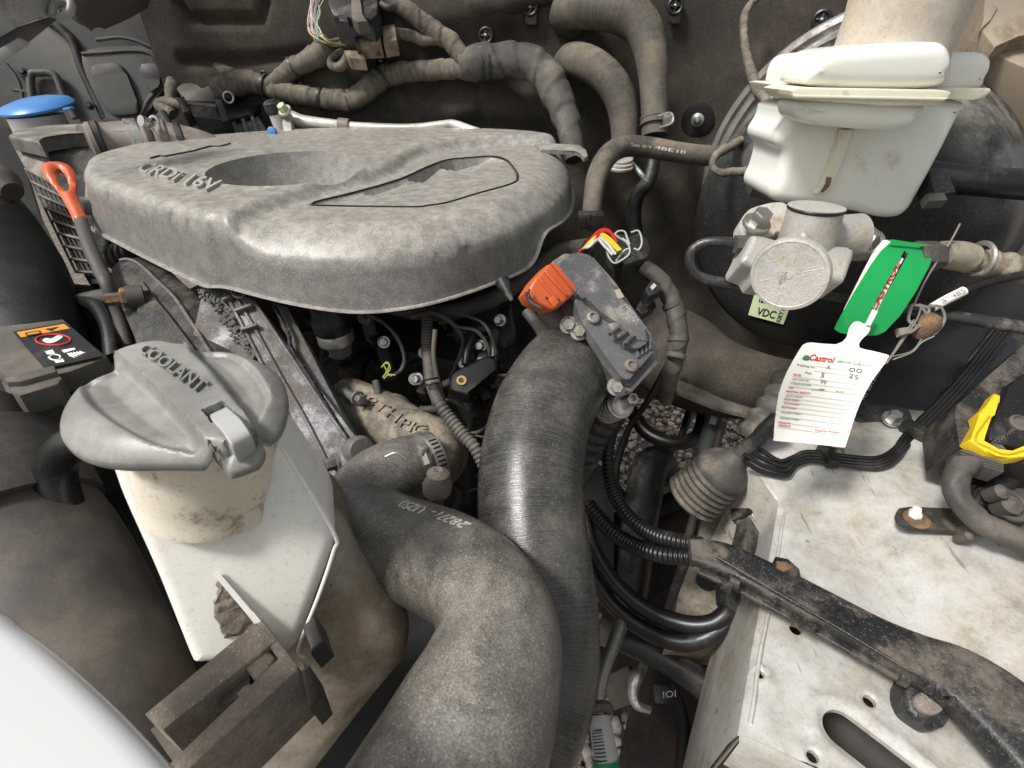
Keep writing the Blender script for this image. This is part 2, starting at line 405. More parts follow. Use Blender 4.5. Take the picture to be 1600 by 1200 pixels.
m_tankneck = M('yellowed_neck_plastic', grain=.035, base=(.78, .72, .58), dirt=(.30, .20, .11), amt=.3, scale=22, rough=.45, speck=.3, speckcol=(.2, .14, .08), sscale=150, bump=.15, var=.06, sss=.2, sharp=.15)
m_tankdirty = M('dusty_tank_plastic', grain=.035, base=(.42, .37, .29), dirt=(.19, .145, .10), amt=.55, scale=9, rough=.5, speck=.25, sscale=200, bump=.15, var=.1, sharp=.3)
m_brake = M('brake_tank_plastic', grain=.035, base=(.82, .82, .75), dirt=(.42, .33, .2), amt=.16, scale=14, rough=.25, speck=.06, speckcol=(.4, .3, .18), sscale=110, bump=.05, var=.03, sss=.35, sharp=.25)
m_seam = M('cream_seam_plastic', grain=.035, base=(.72, .69, .55), dirt=(.4, .32, .2), amt=.25, scale=40, rough=.45, bump=.1, var=.05, sss=.2)
m_alu = M('cast_aluminium', (.56, .54, .50), dirt=(.36, .29, .2), amt=.36, scale=30, rough=.5, metal=.35, speck=.4, speckcol=(.25, .2, .15), sscale=220, bump=.5, sharp=.3)
m_aludirty = M('dirty_aluminium', (.17, .17, .18), dirt=(.12, .10, .08), amt=.5, scale=24, rough=.45, metal=.4, speck=.4, sscale=220, bump=.5, dark=.4, sharp=.3)
m_bolt = M('dull_bolt_metal', (.30, .29, .27), dirt=(.2, .165, .12), amt=.45, scale=60, rough=.45, metal=.5, speck=.3, sscale=500, bump=.3)
m_steel = M('plated_steel', (.5, .49, .46), dirt=(.25, .2, .15), amt=.35, scale=50, rough=.35, metal=.85, bump=.2)
m_rust = M('rusty_steel', (.13, .08, .055), dirt=(.22, .125, .065), amt=.5, scale=60, rough=.8, speck=.3, bump=.5)
m_dust = M('thick_brown_dust', (.17, .145, .12), dirt=(.27, .22, .17), amt=.5, scale=30, rough=.95, speck=.5, sscale=250, bump=.9, sharp=.4)
m_dustdark = M('dusty_dark_plastic', (.055, .05, .045), dirt=(.14, .12, .098), amt=.5, scale=8, rough=.55, up=.5, speck=.1, bump=.15, sharp=.4)
m_orange = M('orange_plastic', (.55, .105, .03), dirt=(.35, .16, .08), amt=.25, scale=30, rough=.35, bump=.1, var=.08, sss=.1)
m_blue = flat('blue_plastic', (.06, .22, .52), .35)
m_yellow = M('yellow_plastic', (.85, .55, .02), dirt=(.4, .28, .08), amt=.18, scale=40, rough=.4, bump=.1, var=.05)
m_green = flat('green_plastic_strap', (.008, .30, .07), .35)
m_paper = flat('white_card', (.80, .77, .70), .6)
m_boot = M('grey_rubber_boot', (.075, .068, .06), dirt=(.17, .145, .11), amt=.45, scale=25, rough=.6, up=.6, bump=.25)
m_pinkduct = M('mauve_grey_duct', (.20, .165, .15), dirt=(.25, .21, .17), amt=.4, scale=20, rough=.5, bump=.15)
m_ink = flat('black_ink', (.02, .02, .02), .6); m_redink = flat('red_ink', (.6, .03, .02), .6); m_greenink = flat('green_ink', (.02, .2, .06), .6)
m_greyink = flat('grey_ink', (.45, .45, .42), .6)
m_lime = flat('pale_green_label', (.62, .70, .42), .5)
m_mark = M('pale_print', (.55, .52, .46), amt=.3, scale=60, rough=.7, bump=.1)
# ================================================================== the setting: ground and gravel
g = MB(); g.add([(-60, -60, 0), (60, -60, 0), (60, 60, 0), (-60, 60, 0)], [(0, 1, 2, 3)])
m_ground = M('gravel_ground', (.20, .175, .145), dirt=(.10, .085, .06), amt=.5, scale=40, rough=.95, speck=.5, sscale=160, bump=1.0)
obj('ground', g, m_ground, kind='structure', label='pale gravel ground seen through gaps below the engine')
def pebbles():
    rs = np.random.RandomState(3); ph = (1 + 5 ** .5) / 2
    ico = np.array([(-1, ph, 0), (1, ph, 0), (-1, -ph, 0), (1, -ph, 0), (0, -1, ph), (0, 1, ph), (0, -1, -ph), (0, 1, -ph), (ph, 0, -1), (ph, 0, 1), (-ph, 0, -1), (-ph, 0, 1)]) / 1.9
    fi = np.array([(0, 11, 5), (0, 5, 1), (0, 1, 7), (0, 7, 10), (0, 10, 11), (1, 5, 9), (5, 11, 4), (11, 10, 2), (10, 7, 6), (7, 1, 8), (3, 9, 4), (3, 4, 2), (3, 2, 6), (3, 6, 8), (3, 8, 9), (4, 9, 5), (2, 4, 11), (6, 2, 10), (8, 6, 7), (9, 8, 1)])
    V = []; F = []; n = 0
    for i in range(17000):
        x = rs.uniform(-.25, 1.3); y = rs.uniform(.1, 2.6); r = rs.uniform(.0045, .0125)
        v = ico * r * rs.uniform(.65, 1.25, 3) * (1 + rs.uniform(-.12, .12, (12, 1)))
        a = rs.uniform(0, 6.28); c, s = math.cos(a), math.sin(a); v = v @ np.array([[c, s, 0], [-s, c, 0], [0, 0, .8]]) + (x, y, r * rs.uniform(.3, 1.1))
        V.append(v); F.append(fi + n); n += 12
    V = np.concatenate(V); F = np.concatenate(F)
    me = bpy.data.meshes.new('gravel'); me.from_pydata(V.tolist(), [], F.tolist()); me.shade_smooth()
    m = bpy.data.materials.new('gravel_stone'); m.use_nodes = True; N = m.node_tree.nodes; L = m.node_tree.links; b = N['Principled BSDF']
    ge = N.new('ShaderNodeNewGeometry'); r = N.new('ShaderNodeValToRGB'); r.color_ramp.elements[0].color = (.22, .15, .11, 1); r.color_ramp.elements[1].color = (.62, .58, .50, 1)
    e = r.color_ramp.elements.new(.35); e.color = (.40, .30, .23, 1); e = r.color_ramp.elements.new(.6); e.color = (.50, .45, .37, 1)
    L.new(ge.outputs['Random Per Island'], r.inputs[0]); L.new(r.outputs[0], b.inputs['Base Color']); b.inputs['Roughness'].default_value = .9
    me.materials.append(m); o = bpy.data.objects.new('gravel', me); COL.objects.link(o); tag(o, 'loose pale gravel stones under the car', kind='stuff')
pebbles()

# ================================================================== firewall with felt insulation
def seg_d(X, Y, p):
    return dpoly(X, Y, p, closed=False)
def fwpx(u, v): 
    w = ony(u, v, 1.1); return (w.x, w.z)
def fw_y(X, Z):
    y = 1.12 - .12 * sstep(X, .30, .70) + 0 * Z
    y = y - .04 * sstep(-Z, -CAMZ + .16, -CAMZ + .30) 
    for pl, w, a in [([fwpx(280, 95), fwpx(350, 100), fwpx(600, 78)], .010, .016), ([fwpx(650, 190), fwpx(740, 165), fwpx(860, 180)], .03, -.02),
                     ([fwpx(270, 0), fwpx(290, 32), fwpx(400, 32), fwpx(408, 0)], .007, .014), ([fwpx(625, 140), fwpx(660, 190)], .004, .008), ([fwpx(745, 130), fwpx(757, 195)], .004, .008),
                     ([fwpx(530, 140), fwpx(580, 200)], .04, -.03), ([fwpx(800, 60), fwpx(820, 150), fwpx(850, 200)], .02, .012), ([fwpx(1000, 350), fwpx(1010, 520)], .05, -.02), ([fwpx(640, 30), fwpx(780, 10)], .03, -.02)]:
        y = y + a * np.exp(-(seg_d(X, Z, pl) / w) ** 2)
    q = np.array([noise.noise(Vector((a * 6, b * 6, 3))) + .5 * noise.noise(Vector((a * 14, b * 14, 9))) for a, b in zip(X.ravel(), Z.ravel())]).reshape(X.shape)
    return y + .010 * q
ff = [(-.66, CAMZ + .13), (1.25, CAMZ + .13), (1.25, .30), (-.66, .30)]
mb, _ = sheet(ff, fw_y, .009, mapf=lambda p: Vector((p.x, p.z, p.y)))
t_fw = thing('firewall', 'brown black felt covered firewall behind the engine', 'firewall', (0.2, 1.1, .3))
obj('felt_panel', mb, m_felt, t_fw, ang=180)
b = MB(); box(Vector((.3, 1.20, CAMZ + .22)), (2.2, .12, .14), bev=.01, mb=b); obj('cowl_beam', b, m_body, t_fw)
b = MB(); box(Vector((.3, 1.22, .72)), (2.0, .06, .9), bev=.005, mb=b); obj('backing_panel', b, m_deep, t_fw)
# raised plastic duct along the top centre
b = MB(); tube([(600, 0, .93, 20), (680, 22, .92, 22), (770, 8, .90, 20), (860, -15, .90, 18)], n=20, wrap=0, lump=.2, mb=b); obj('felt_bulge', b, m_felt, t_fw)

def fwhit(u, v, off=.004):
    y = 1.1
    for _ in range(4): w = ony(u, v, y); y = float(fw_y(np.array([w.x]), np.array([w.z]))[0]) - off
    return ony(u, v, y)
# ================================================================== left side inner wing panel
pl_l = Plane((20, 60, 1.0), (270, 60, 1.06), (150, 190, 1.06))
def lp(poly, off=0, dep=.004, mat=None, name='panel', par=None, r=.25, bev=.003):
    return obj(name, pprism(poly, pl_l, dep, round_=r, off=off, bev=bev), mat or m_body, par)
t_wp = thing('inner_wing_panel', 'grey pressed metal inner wing panel in the top left corner', 'body panel', pl_l(150, 190))
lp([(-80, -90), (330, -90), (330, 260), (-80, 260)], 0, .01, name='sheet', par=t_wp, r=.02)
lp([(118, 75), (235, 70), (262, 95), (268, 125), (240, 160), (225, 190), (160, 195), (145, 150)], .012, .012, name='pressed_field', par=t_wp, r=.3, bev=.006)
lp([(135, 100), (190, 96), (222, 178), (170, 182)], .020, .009, name='raised_rib', par=t_wp, r=.25, bev=.005)
lp([(212, 97), (250, 97), (256, 118), (240, 148), (230, 140)], .020, .009, name='raised_rib', par=t_wp, r=.4, bev=.005)
for k, (du, w) in enumerate([(0, 1)]):
    b = MB(); rr = [pl_l(*p, .012) for p in [(52, 168), (48, 120), (62, 114), (86, 118), (100, 150), (118, 185)]]
    tube([(p.x, p.y, p.z, .007) for p in rr], n=10, world=True, mb=b, flat=1); obj('arch_bead', b, m_body, t_wp)
b = MB(); tube([(*pl_l(*p, .004), .009) for p in [(60, 20), (110, 60), (130, 110), (165, 185)]], n=10, world=True, mb=b); obj('seam_sealer', b, m_black, t_wp)
for q in [[(128, 84), (222, 80), (250, 102), (256, 128), (232, 156), (218, 184)], [(150, 62), (200, 60), (262, 84)], [(10, 100), (30, 130), (40, 185)], [(20, 140), (50, 150), (52, 200)]]:
    b = MB(); tube([(*pl_l(*p, .012), .0035) for p in q], n=8, world=True, mb=b); obj('pressed_bead', b, m_body, t_wp)
for (u, v) in [(140, 165), (246, 92), (36, 112)]:
    b = MB(); bolt(pl_l(u, v, .014), pl_l.n, .006, .008, b); obj('panel_bolt', b, m_black, t_wp)
# wing edge with its flange, top left
pl_e = Plane((0, 20, .55), (110, 0, .62), (60, 60, .60))
t_we = thing('wing_edge', 'pale grey car wing edge with folded flange at top left', 'body panel', pl_e(60, 20))
m_edge = M('light_grey_edge', (.30, .30, .29), dirt=(.2, .17, .14), amt=.35, scale=10, rough=.4, bump=.1)
obj('flange', pprism([(-40, 60), (-10, 68), (28, 38), (85, 22), (75, -30), (-40, -30)], pl_e, .01, bev=.002), m_edge, t_we)
obj('flange_lip', pprism([(-30, 70), (10, 48), (90, 20), (92, 27), (48, 62), (0, 100), (-30, 112)], Plane((0, 70, .56), (90, 20, .62), (40, 80, .58)), .006, bev=.001), m_body, t_we)
obj('rubber_strip', pprism([(-30, 92), (30, 58), (47, 66), (0, 98), (-30, 116)], Plane((0, 70, .545), (90, 20, .61), (40, 80, .565)), .006, bev=.001), m_edge, t_we)
b = MB(); tube([(82, 25, .60, 6), (84, 8, .60, 6), (95, 2, .60, 6), (110, 4, .6, 6), (108, 20, .60, 6), (92, 30, .6, 6)], n=10, mb=b); obj('latch_loop', b, m_edge, t_we)
b = MB(); bolt(pl_e(96, 13, .006), pl_e.n, .006, .006, b); obj('bolt', b, m_steel, t_we)
# a dark moulding hanging behind the wing edge
t_mo = thing('hinge_cover', 'dusty dark moulding below the bonnet hinge, top left', 'moulding', W(170, 20, .85))
obj('shell', pprism([(112, -40), (262, -40), (240, 5), (205, 28), (150, 52), (120, 40)], Plane((110, 0, .72), (240, 0, .86), (160, 50, .82)), .07, bev=.012, seg=4, round_=.25), m_dustdark, t_mo)

# ================================================================== white strut tower apron
Z0 = -.40
def apx(u, v, z=Z0): w = onz(u, v, z); return (w.x, w.y)
edge_px = [(1166, 738), (1192, 764), (1216, 784), (1210, 833), (1196, 910), (1178, 1007), (1166, 1080), (1155, 1145)]
outl = [apx(*p) for p in [(1150, 692), (1165, 680), (1345, 662), (1500, 674), (1700, 690), (2000, 700), (2000, 1500), (1500, 1400), (1400, 1262), (1290, 1208)]] + [apx(*p) for p in edge_px[::-1]] + [apx(1154, 722)]
def circ(u, v, r, k=20, sx=1.0):
    c = onz(u, v, Z0); R_ = r * (c - CC).dot(CF) / FPX; return [(c.x + R_ * math.cos(6.2832 * i / k), c.y + R_ * math.sin(6.2832 * i / k)) for i in range(k)]
def stadium(p, q, rw, k=12):
    a = np.array(apx(*p)); b_ = np.array(apx(*q)); d = (b_ - a) / np.linalg.norm(b_ - a); th = math.atan2(d[1], d[0]); o = []
    for i in range(k + 1): o.append(tuple(b_ + rw * np.array((math.cos(th - math.pi / 2 + math.pi * i / k), math.sin(th - math.pi / 2 + math.pi * i / k)))))
    for i in range(k + 1): o.append(tuple(a + rw * np.array((math.cos(th + math.pi / 2 + math.pi * i / k), math.sin(th + math.pi / 2 + math.pi * i / k)))))
    return o
holes = [circ(1243, 984, 9), circ(1188, 1053, 6.5), circ(1357, 1097, 9), circ(1269, 1183, 9), circ(1292, 732, 11), circ(1262, 847, 3.5)]
slot = stadium((1316, 1140), (1440, 1236), .0125)
valley = [apx(1243, 800), apx(1300, 860), apx(1385, 966), apx(1440, 1030), apx(1560, 1160)]
VA = np.array(valley)
def ap_h(X, Y):
    z = np.full(X.shape, CAMZ + Z0)
    # signed side of the valley line: ground rises towards the strut dome on the right
    d = dpoly(X, Y, valley, closed=False); side = np.zeros(X.shape)
    yy = np.interp(X, VA[:, 0], VA[:, 1]); up_ = (Y > yy) | (X > VA[-1, 0])
    z = z + np.where(up_, .028 * sstep(d, .0, .09), 0) 
    c = onz(1560, 800, Z0); rr = np.hypot(X - c.x, Y - c.y); z = z + .01 * sstep(.16 - rr, 0, .1) - .0 * rr
    z = z - .012 * np.exp(-(seg_d(X, Y, [apx(1240, 700), apx(1330, 715), apx(1420, 700)]) / .012) ** 2) * 0
    for (u, v, r) in [(1188, 1053, 13), (1357, 1097, 15), (1269, 1183, 15)]:
        q = onz(u, v, Z0); R_ = r * (q - CC).dot(CF) / FPX; dd = np.hypot(X - q.x, Y - q.y); z = z + .0022 * np.exp(-((dd - R_) / (.35 * R_)) ** 2)
    dd = dpoly(X, Y, slot); z = z + .0035 * np.exp(-((dd - .007) / .004) ** 2)
    dd = dpoly(X, Y, [apx(*p) for p in edge_px], closed=False); z = z - .005 * (1 - sstep(dd, 0, .006)) + .0015 * np.exp(-((dd - .013) / .0015) ** 2)
    q = np.array([noise.noise(Vector((a * 9, b * 9, 5))) for a, b in zip(X.ravel(), Y.ravel())]).reshape(X.shape)
    return z + .003 * q
extra = [resample(stadium((1316, 1140), (1440, 1236), .0125 + k), .003) for k in (.003, .0065)]
extra += [circ(u, v, r, 16) for (u, v) in [(1188, 1053), (1357, 1097), (1269, 1183)] for r in (12.5, 16)]
dmy = [np.array(apx(*p)) for p in edge_px]
mb, rings = sheet(outl, ap_h, .0055, holes=holes + [slot], extra=extra)
for r_ in rings[1:]: strip(mb, [r_, [p - Vector((0, 0, .004)) for p in r_]])
t_ap = thing('strut_tower', 'grimy white painted strut tower panel with slot and round holes', 'body panel', onz(1350, 1000, Z0))
obj('top_sheet', mb, m_white, t_ap, ang=60)
b = MB(); tube([(*p, .0016) for p in [onz(u, v, Z0 + .0005) for u, v in [(1226, 800), (1218, 850), (1206, 930), (1188, 1020), (1178, 1095), (1172, 1130)]]], n=8, world=True, mb=b, lump=.2); obj('sealer_bead', b, m_white, t_ap, ang=180)
# inner wall folding down from the left edge
E = resample([apx(*p) for p in edge_px], .01, closed=False); EA = np.array(E); ez = ap_h(EA[:, 0], EA[:, 1])
rows = [[Vector((a, b_, z + .0002)) for (a, b_), z in zip(E, ez)]]
for dx, dz in [(.001, -.004), (.003, -.012), (.006, -.05), (.010, -.10), (.016, -.17)]:
    rows.append([p + Vector((-dx, 0, dz)) for p in rows[0]])
w_ = MB(); strip(w_, rows, closed=False); strip(w_, [[p + Vector((.004, -.0, 0)) for p in rows[-1]], [p + Vector((.004, 0, 0)) for p in rows[0]]], closed=False)
obj('side_wall', w_, m_white, t_ap, ang=60)
# front lip folding down
fr = [onz(1155, 1145, Z0 - .005), onz(1290, 1208, Z0), onz(1400, 1262, Z0)]
w_ = MB(); strip(w_, [fr, [p + Vector((0, -.004, -.006)) for p in fr], [p + Vector((0, -.002, -.05)) for p in fr]], closed=False); obj('front_lip', w_, m_white, t_ap)
# dark closed box section below the slot
w_ = MB(); box(onz(1380, 1180, -.5) + Vector((.06, 0, 0)), (.28, .26, .05), bev=.004, mb=w_); obj('box_section', w_, m_body, t_ap)

# lower rail with its hole, left of the wall
t_ra = thing('chassis_rail', 'rusty pale chassis rail below the strut tower wall', 'chassis rail', W(1130, 850, .66))
pr = Plane((1110, 780, .70), (1200, 780, .70), (1080, 960, .58))
obj('rail_top', pprism([(1105, 765), (1190, 735), (1215, 800), (1190, 900), (1150, 1010), (1040, 1010), (1060, 930), (1090, 860)], pr, .05, bev=.003), M('dirty_white_rail', (.34, .31, .26), dirt=(.15, .11, .07), amt=.55, scale=16, rough=.6, speck=.4, bump=.3, dark=.3, sharp=.3), t_ra)
w_ = MB(); lathe([(.0125, 0), (.0125, .003), (.011, .003)], pr(1104, 908), pr.n, 24, w_); obj('drain_hole', w_, m_deep, t_ra)
w_ = MB(); lathe([(.0042, 0), (.0042, .0015)], pr(1142, 806), pr.n, 16, w_); obj('small_hole', w_, m_deep, t_ra)

def onap(u, v, off=.003):
    z = Z0
    for _ in range(6): w = onz(u, v, z); z = float(ap_h(np.array([w.x]), np.array([w.y]))[0]) - CAMZ + off
    return onz(u, v, z)
# ================================================================== engine cover
ZC = -.15
def cpx(u, v, z=ZC): w = onz(u, v, z); return (w.x, w.y)
top_px = [(131, 280, -.160), (133, 263, -.160), (150, 250, -.160), (220, 232, -.160), (300, 222, -.160), (430, 211, -.160), (560, 206, -.160), (700, 207, -.160), (790, 211, -.162), (858, 227, -.172), (882, 245, -.178), (890, 266, -.181), (886, 290, -.182),
          (870, 312, -.183), (848, 330, -.184), (825, 346, -.184), (770, 368, -.184), (700, 388, -.184), (620, 401, -.184), (540, 405, -.184), (450, 398, -.181), (385, 380, -.174), (345, 362, -.168), (331, 351, -.162), (322, 348, -.160), (300, 343, -.160), (240, 325, -.160), (170, 303, -.160), (140, 292, -.160)]
def relax(P, k):
    P = np.array(P, float)
    for _ in range(k): P = (np.roll(P, 1, 0) + 2 * P + np.roll(P, -1, 0)) / 4
    return [tuple(q) for q in P]
outc = relax(smoothpoly([cpx(*p) for p in top_px], 6), 8)
step = [cpx(*p) for p in [(329, 356), (337, 342), (350, 332), (370, 323), (400, 312), (450, 297), (494, 284), (560, 269), (594, 258), (612, 247), (630, 236), (659, 224), (712, 216), (775, 211), (900, 208)]]
stepA = np.array(step)
hc = onz(453, 262, ZC); HR = .098
emb = [cpx(*p, ZC - .009) for p in [(489, 314), (498, 310), (560, 295), (625, 276), (666, 258), (697, 247), (735, 243), (769, 241), (790, 246), (802, 258), (809, 272), (800, 283), (740, 300), (700, 312), (669, 317), (640, 319), (500, 317)]]
embs = smoothpoly(emb, 4); embA = np.array(emb)
def cov_h(X, Y):
    z = np.full(X.shape, CAMZ + ZC)
    d = dpoly(X, Y, outc); ds_ = seg_d(X, Y, step); lo_ = inpoly(X, Y, step + [(stepA[-1, 0], -1), (stepA[0, 0], -1)]); kk = np.where(lo_, sstep(ds_, 0, .05), 0); fw = .014 + .034 * kk; z = z - (.010 + .015 * kk) * (1 - np.clip(d / fw, 0, 1)) ** 2.2
    ds = seg_d(X, Y, step); P = step + [(stepA[-1, 0], -1), (stepA[0, 0], -1)]; low = inpoly(X, Y, P)
    z = z - np.where(low, .012 * sstep(ds, 0, .016), 0)
    r = np.hypot(X - hc.x, (Y - hc.y)); z = z - .066 * np.clip((HR - r) / .026, 0, 1) ** .9 + .0015 * np.exp(-((r - HR) / .004) ** 2)
    di = dpoly(X, Y, embs); ins = inpoly(X, Y, embs)
    # three stepped lobes inside the recess
    ax = np.array(emb[8]) - np.array(emb[0]); L_ = np.linalg.norm(ax); ax = ax / L_; pr_ = ((X - emb[0][0]) * ax[0] + (Y - emb[0][1]) * ax[1]) / L_
    saw = np.where(pr_ < .22, pr_ / .22, np.where(pr_ < .48, (pr_ - .22) / .26, np.where(pr_ < .74, (pr_ - .48) / .26, (pr_ - .74) / .26))); saw = np.clip(saw, 0, 1)
    nrm = np.array((-ax[1], ax[0])); off = ((X - emb[0][0]) * nrm[0] + (Y - emb[0][1]) * nrm[1])
    rec = .020 * sstep(off, -.025, .05) * (.25 + .75 * sstep(saw, .0, .25) * (1 - sstep(saw, .8, 1.0)) * 0 + .75 * (1 - saw))
    z = z - np.where(ins, .0015 + sstep(di, .002, .006) * rec, 0) - .005 * np.clip(1 - di / .0022, 0, 1)
    for k in range(3):
        gl = [cpx(585 + 18 * k, 220 + k * 4.5), cpx(690 + 25 * k, 209 + k * 4.0), cpx(800, 209 + 3 * k)]
        z = z - .003 * np.exp(-(seg_d(X, Y, gl) / .003) ** 2)
    return z
extra = [resample(embs, .0028)]
for k in (-.006, -.004, -.0022, .0022): extra.append(resample(offs(embs, k), .003))
extra += [[(hc.x + r * math.cos(a), hc.y + r * math.sin(a)) for a in np.arange(0, 6.283, .003 / r)] for r in (HR + .003, HR, HR - .003, HR - .006)]
mb, rings = sheet(outc, cov_h, .0052, extra=extra)
rim_px = [(131, 347), (130, 340), (132, 320), (150, 300), (300, 262), (430, 250), (560, 246), (700, 247), (800, 253), (868, 275), (898, 303), (904, 322), (900, 334),
          (873, 347), (847, 364), (829, 412), (770, 440), (690, 467), (620, 481), (550, 485), (470, 474), (405, 459), (360, 447), (340, 445), (325, 445), (300, 434), (240, 405), (170, 369), (145, 355)]
assert len(rim_px) == len(top_px)
# skirt: below every outline point, the rim follows the photographed lower edge
top = rings[0]; n = len(top); cen = Vector((hc.x, hc.y - .1, 0))
rimw = []
TXY = [onz(*p) for p in top_px]
for i, (bu, bv) in enumerate(rim_px):
    a = TXY[i]; e = TXY[(i + 1) % len(TXY)] - TXY[i - 1]; d = Vector((e.y, -e.x, 0)).normalized()
    if d.dot(Vector((a.x - hc.x - .06, a.y - hc.y + .08, 0))) < 0: d = -d
    q = Vector((a.x, a.y, 0)) + d * .006
    if a.y > .80: rimw.append(Vector((q.x, q.y, CAMZ - .215))); continue
    r = ray(bu, bv); k = (q.dot(d)) / (r.dot(d)); w = CC + r * k
    if (Vector((w.x, w.y, 0)) - q).length > .09: print('RIM', i, w, q); w = Vector((q.x, q.y, CAMZ - .215))
    rimw.append(w)
rs = relax(smoothpoly([tuple(p) for p in rimw], 6), 3); tp = outc
tpA = np.array(tp); rsA = np.array(rs); rimr = []; nt_ = len(tp)
for p in top:
    A0 = tpA; B0 = np.roll(tpA, -1, 0); D = B0 - A0; q = np.array((p.x, p.y)); tt = np.clip(((q - A0) * D).sum(1) / (D * D).sum(1), 0, 1)
    i = int(np.argmin(np.linalg.norm(A0 + D * tt[:, None] - q, axis=1))); w = rsA[i] * (1 - tt[i]) + rsA[(i + 1) % nt_] * tt[i]; rimr.append(Vector(w))
for _ in range(1): rimr = [(rimr[i - 1] + rimr[i] * 2 + rimr[(i + 1) % n]) / 4 for i in range(n)]
rows = [top]
for k in (.25, .5, .75, 1.0): rows.append([a.lerp(b_, k) for a, b_ in zip(top, rimr)])
NR = []
for i in range(n):
    e = rimr[(i + 3) % n] - rimr[i - 3]; d = Vector((e.y, -e.x, 0)).normalized(); NR.append(d if d.dot(Vector((rimr[i].x - cen.x - .06, rimr[i].y - cen.y, 0))) > 0 else -d)
def outr(k, m, dz): return [p.lerp(a, k) + d * m + Vector((0, 0, dz)) for p, a, d in zip(rimr, top, NR)]
rows += [outr(0, .0035, 0), outr(0, .0045, -.0015), outr(0, .003, -.003), outr(0, -.004, -.0025), outr(.6, -.005, 0)]
strip(mb, rows)
t_ec = thing('engine_cover', 'dusty grey plastic engine cover with round dish and raised lettering', 'engine cover', Vector((hc.x, hc.y, CAMZ - .2)))
# weld by distance so that shading is continuous
bm = bmesh.new(); me = bpy.data.meshes.new('t'); me.from_pydata([tuple(v) for v in mb.v], [], mb.f); bm.from_mesh(me); bmesh.ops.remove_doubles(bm, verts=bm.verts[:], dist=1e-5); bmesh.ops.recalc_face_normals(bm, faces=bm.faces[:]); bpy.data.meshes.remove(me)
sh = obj('cover_shell', MB().bm(bm), m_cover, t_ec, ang=55)
A, B, C = onz(213, 269, ZC), onz(334, 303, ZC), onz(233, 256.5, ZC)
obj('raised_lettering', textmesh('CRDi 16V', A, B, C, (0, 0, .0035), bold=.01), flat('letter_dust', (.40, .38, .33), .6), t_ec, ang=30)
b = pprism([(835, 222), (905, 226), (916, 234), (919, 243), (912, 247), (908, 240), (898, 235), (845, 234)], Plane(onz(835, 222, ZC - .004), onz(905, 226, ZC - .004), onz(900, 238, ZC - .008)), .006, bev=.0015)
obj('rear_tab', b, m_cover, t_ec)
b = MB(); lathe([(.012, -.004), (.012, .004), (.010, .006), (0, .006)], W(131, 322, .69), (-.5, -.7, .2), 20, b); obj('side_tab', b, m_cover, t_ec)
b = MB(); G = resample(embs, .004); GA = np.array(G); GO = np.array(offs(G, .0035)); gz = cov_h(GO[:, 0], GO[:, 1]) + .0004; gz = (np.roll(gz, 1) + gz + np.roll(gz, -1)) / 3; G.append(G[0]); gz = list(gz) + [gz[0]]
tube([(x, y, z, .0010) for (x, y), z in zip(G, gz)], n=6, world=True, straight=True, mb=b); obj('gap_shadow', b, m_deep, t_ec)  # black tube standing in for the shadow in the gap round the insert
# thin raised part line on the top left
pts = [onz(u, v, ZC + .001) for u, v in [(235, 247), (250, 243), (258, 244), (300, 236), (330, 228), (345, 228), (360, 224)]]
b = MB(); tube([(*p, .0012) for p in pts], n=6, world=True, mb=b, straight=True); obj('part_line', b, m_black, t_ec)

# ================================================================== engine mass under the cover
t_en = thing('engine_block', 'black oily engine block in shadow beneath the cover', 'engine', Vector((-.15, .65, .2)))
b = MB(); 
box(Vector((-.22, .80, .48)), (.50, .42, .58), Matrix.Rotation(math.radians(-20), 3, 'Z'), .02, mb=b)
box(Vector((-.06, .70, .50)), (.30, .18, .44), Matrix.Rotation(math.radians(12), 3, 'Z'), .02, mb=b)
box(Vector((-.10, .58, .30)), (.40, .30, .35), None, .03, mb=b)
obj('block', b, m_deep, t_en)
rr_ = random.Random(5)
b = MB()
for i in range(70):
    u = rr_.uniform(420, 1000); v = rr_.uniform(480, 760); 
    if u > 870 and v > 620: continue
    t = .62 + rr_.uniform(0, .08) + max(0, (v - 600)) * .0003
    k = rr_.random()
    if k < .45: box(W(u, v, t), [rr_.uniform(.01, .045) for _ in range(3)], Matrix.Rotation(rr_.uniform(0, 3), 3, 'Z') @ Matrix.Rotation(rr_.uniform(-.6, .6), 3, 'X'), .002, mb=b)
    else:
        a = rr_.uniform(0, 6.28); L_ = rr_.uniform(20, 60); tube([(u, v, t, rr_.uniform(3, 9)), (u + L_ * math.cos(a), v + L_ * math.sin(a), t, 6), (u + 1.6 * L_ * math.cos(a + .6), v + 1.6 * L_ * math.sin(a + .6), t + .02, 6)], n=8, mb=b)
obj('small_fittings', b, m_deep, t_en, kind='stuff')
rc = random.Random(21)
for i in range(34):
    u = rc.uniform(470, 840); v = rc.uniform(480, 720); t = rc.uniform(.57, .62); a = rc.uniform(-.5, 1.9); L_ = rc.uniform(40, 110); r = rc.choice([2.2, 3, 4, 6, 9])
    p = [(u, v, t, r), (u + L_ * .5 * math.cos(a), v + L_ * .5 * math.sin(a), t - .01, r), (u + L_ * math.cos(a + .5), v + L_ * math.sin(a + .5), t, r), (u + L_ * 1.3 * math.cos(a + 1.1), v + L_ * 1.3 * math.sin(a + 1.1), t + .03, r)]
    obj('cable' if r < 5 else 'small_hose', tube(p, n=10, **({'corr': .005, 'amp': .1} if r == 6 else {})), [m_black, m_dustdark, m_boot][i % 3], t_en, ang=180)
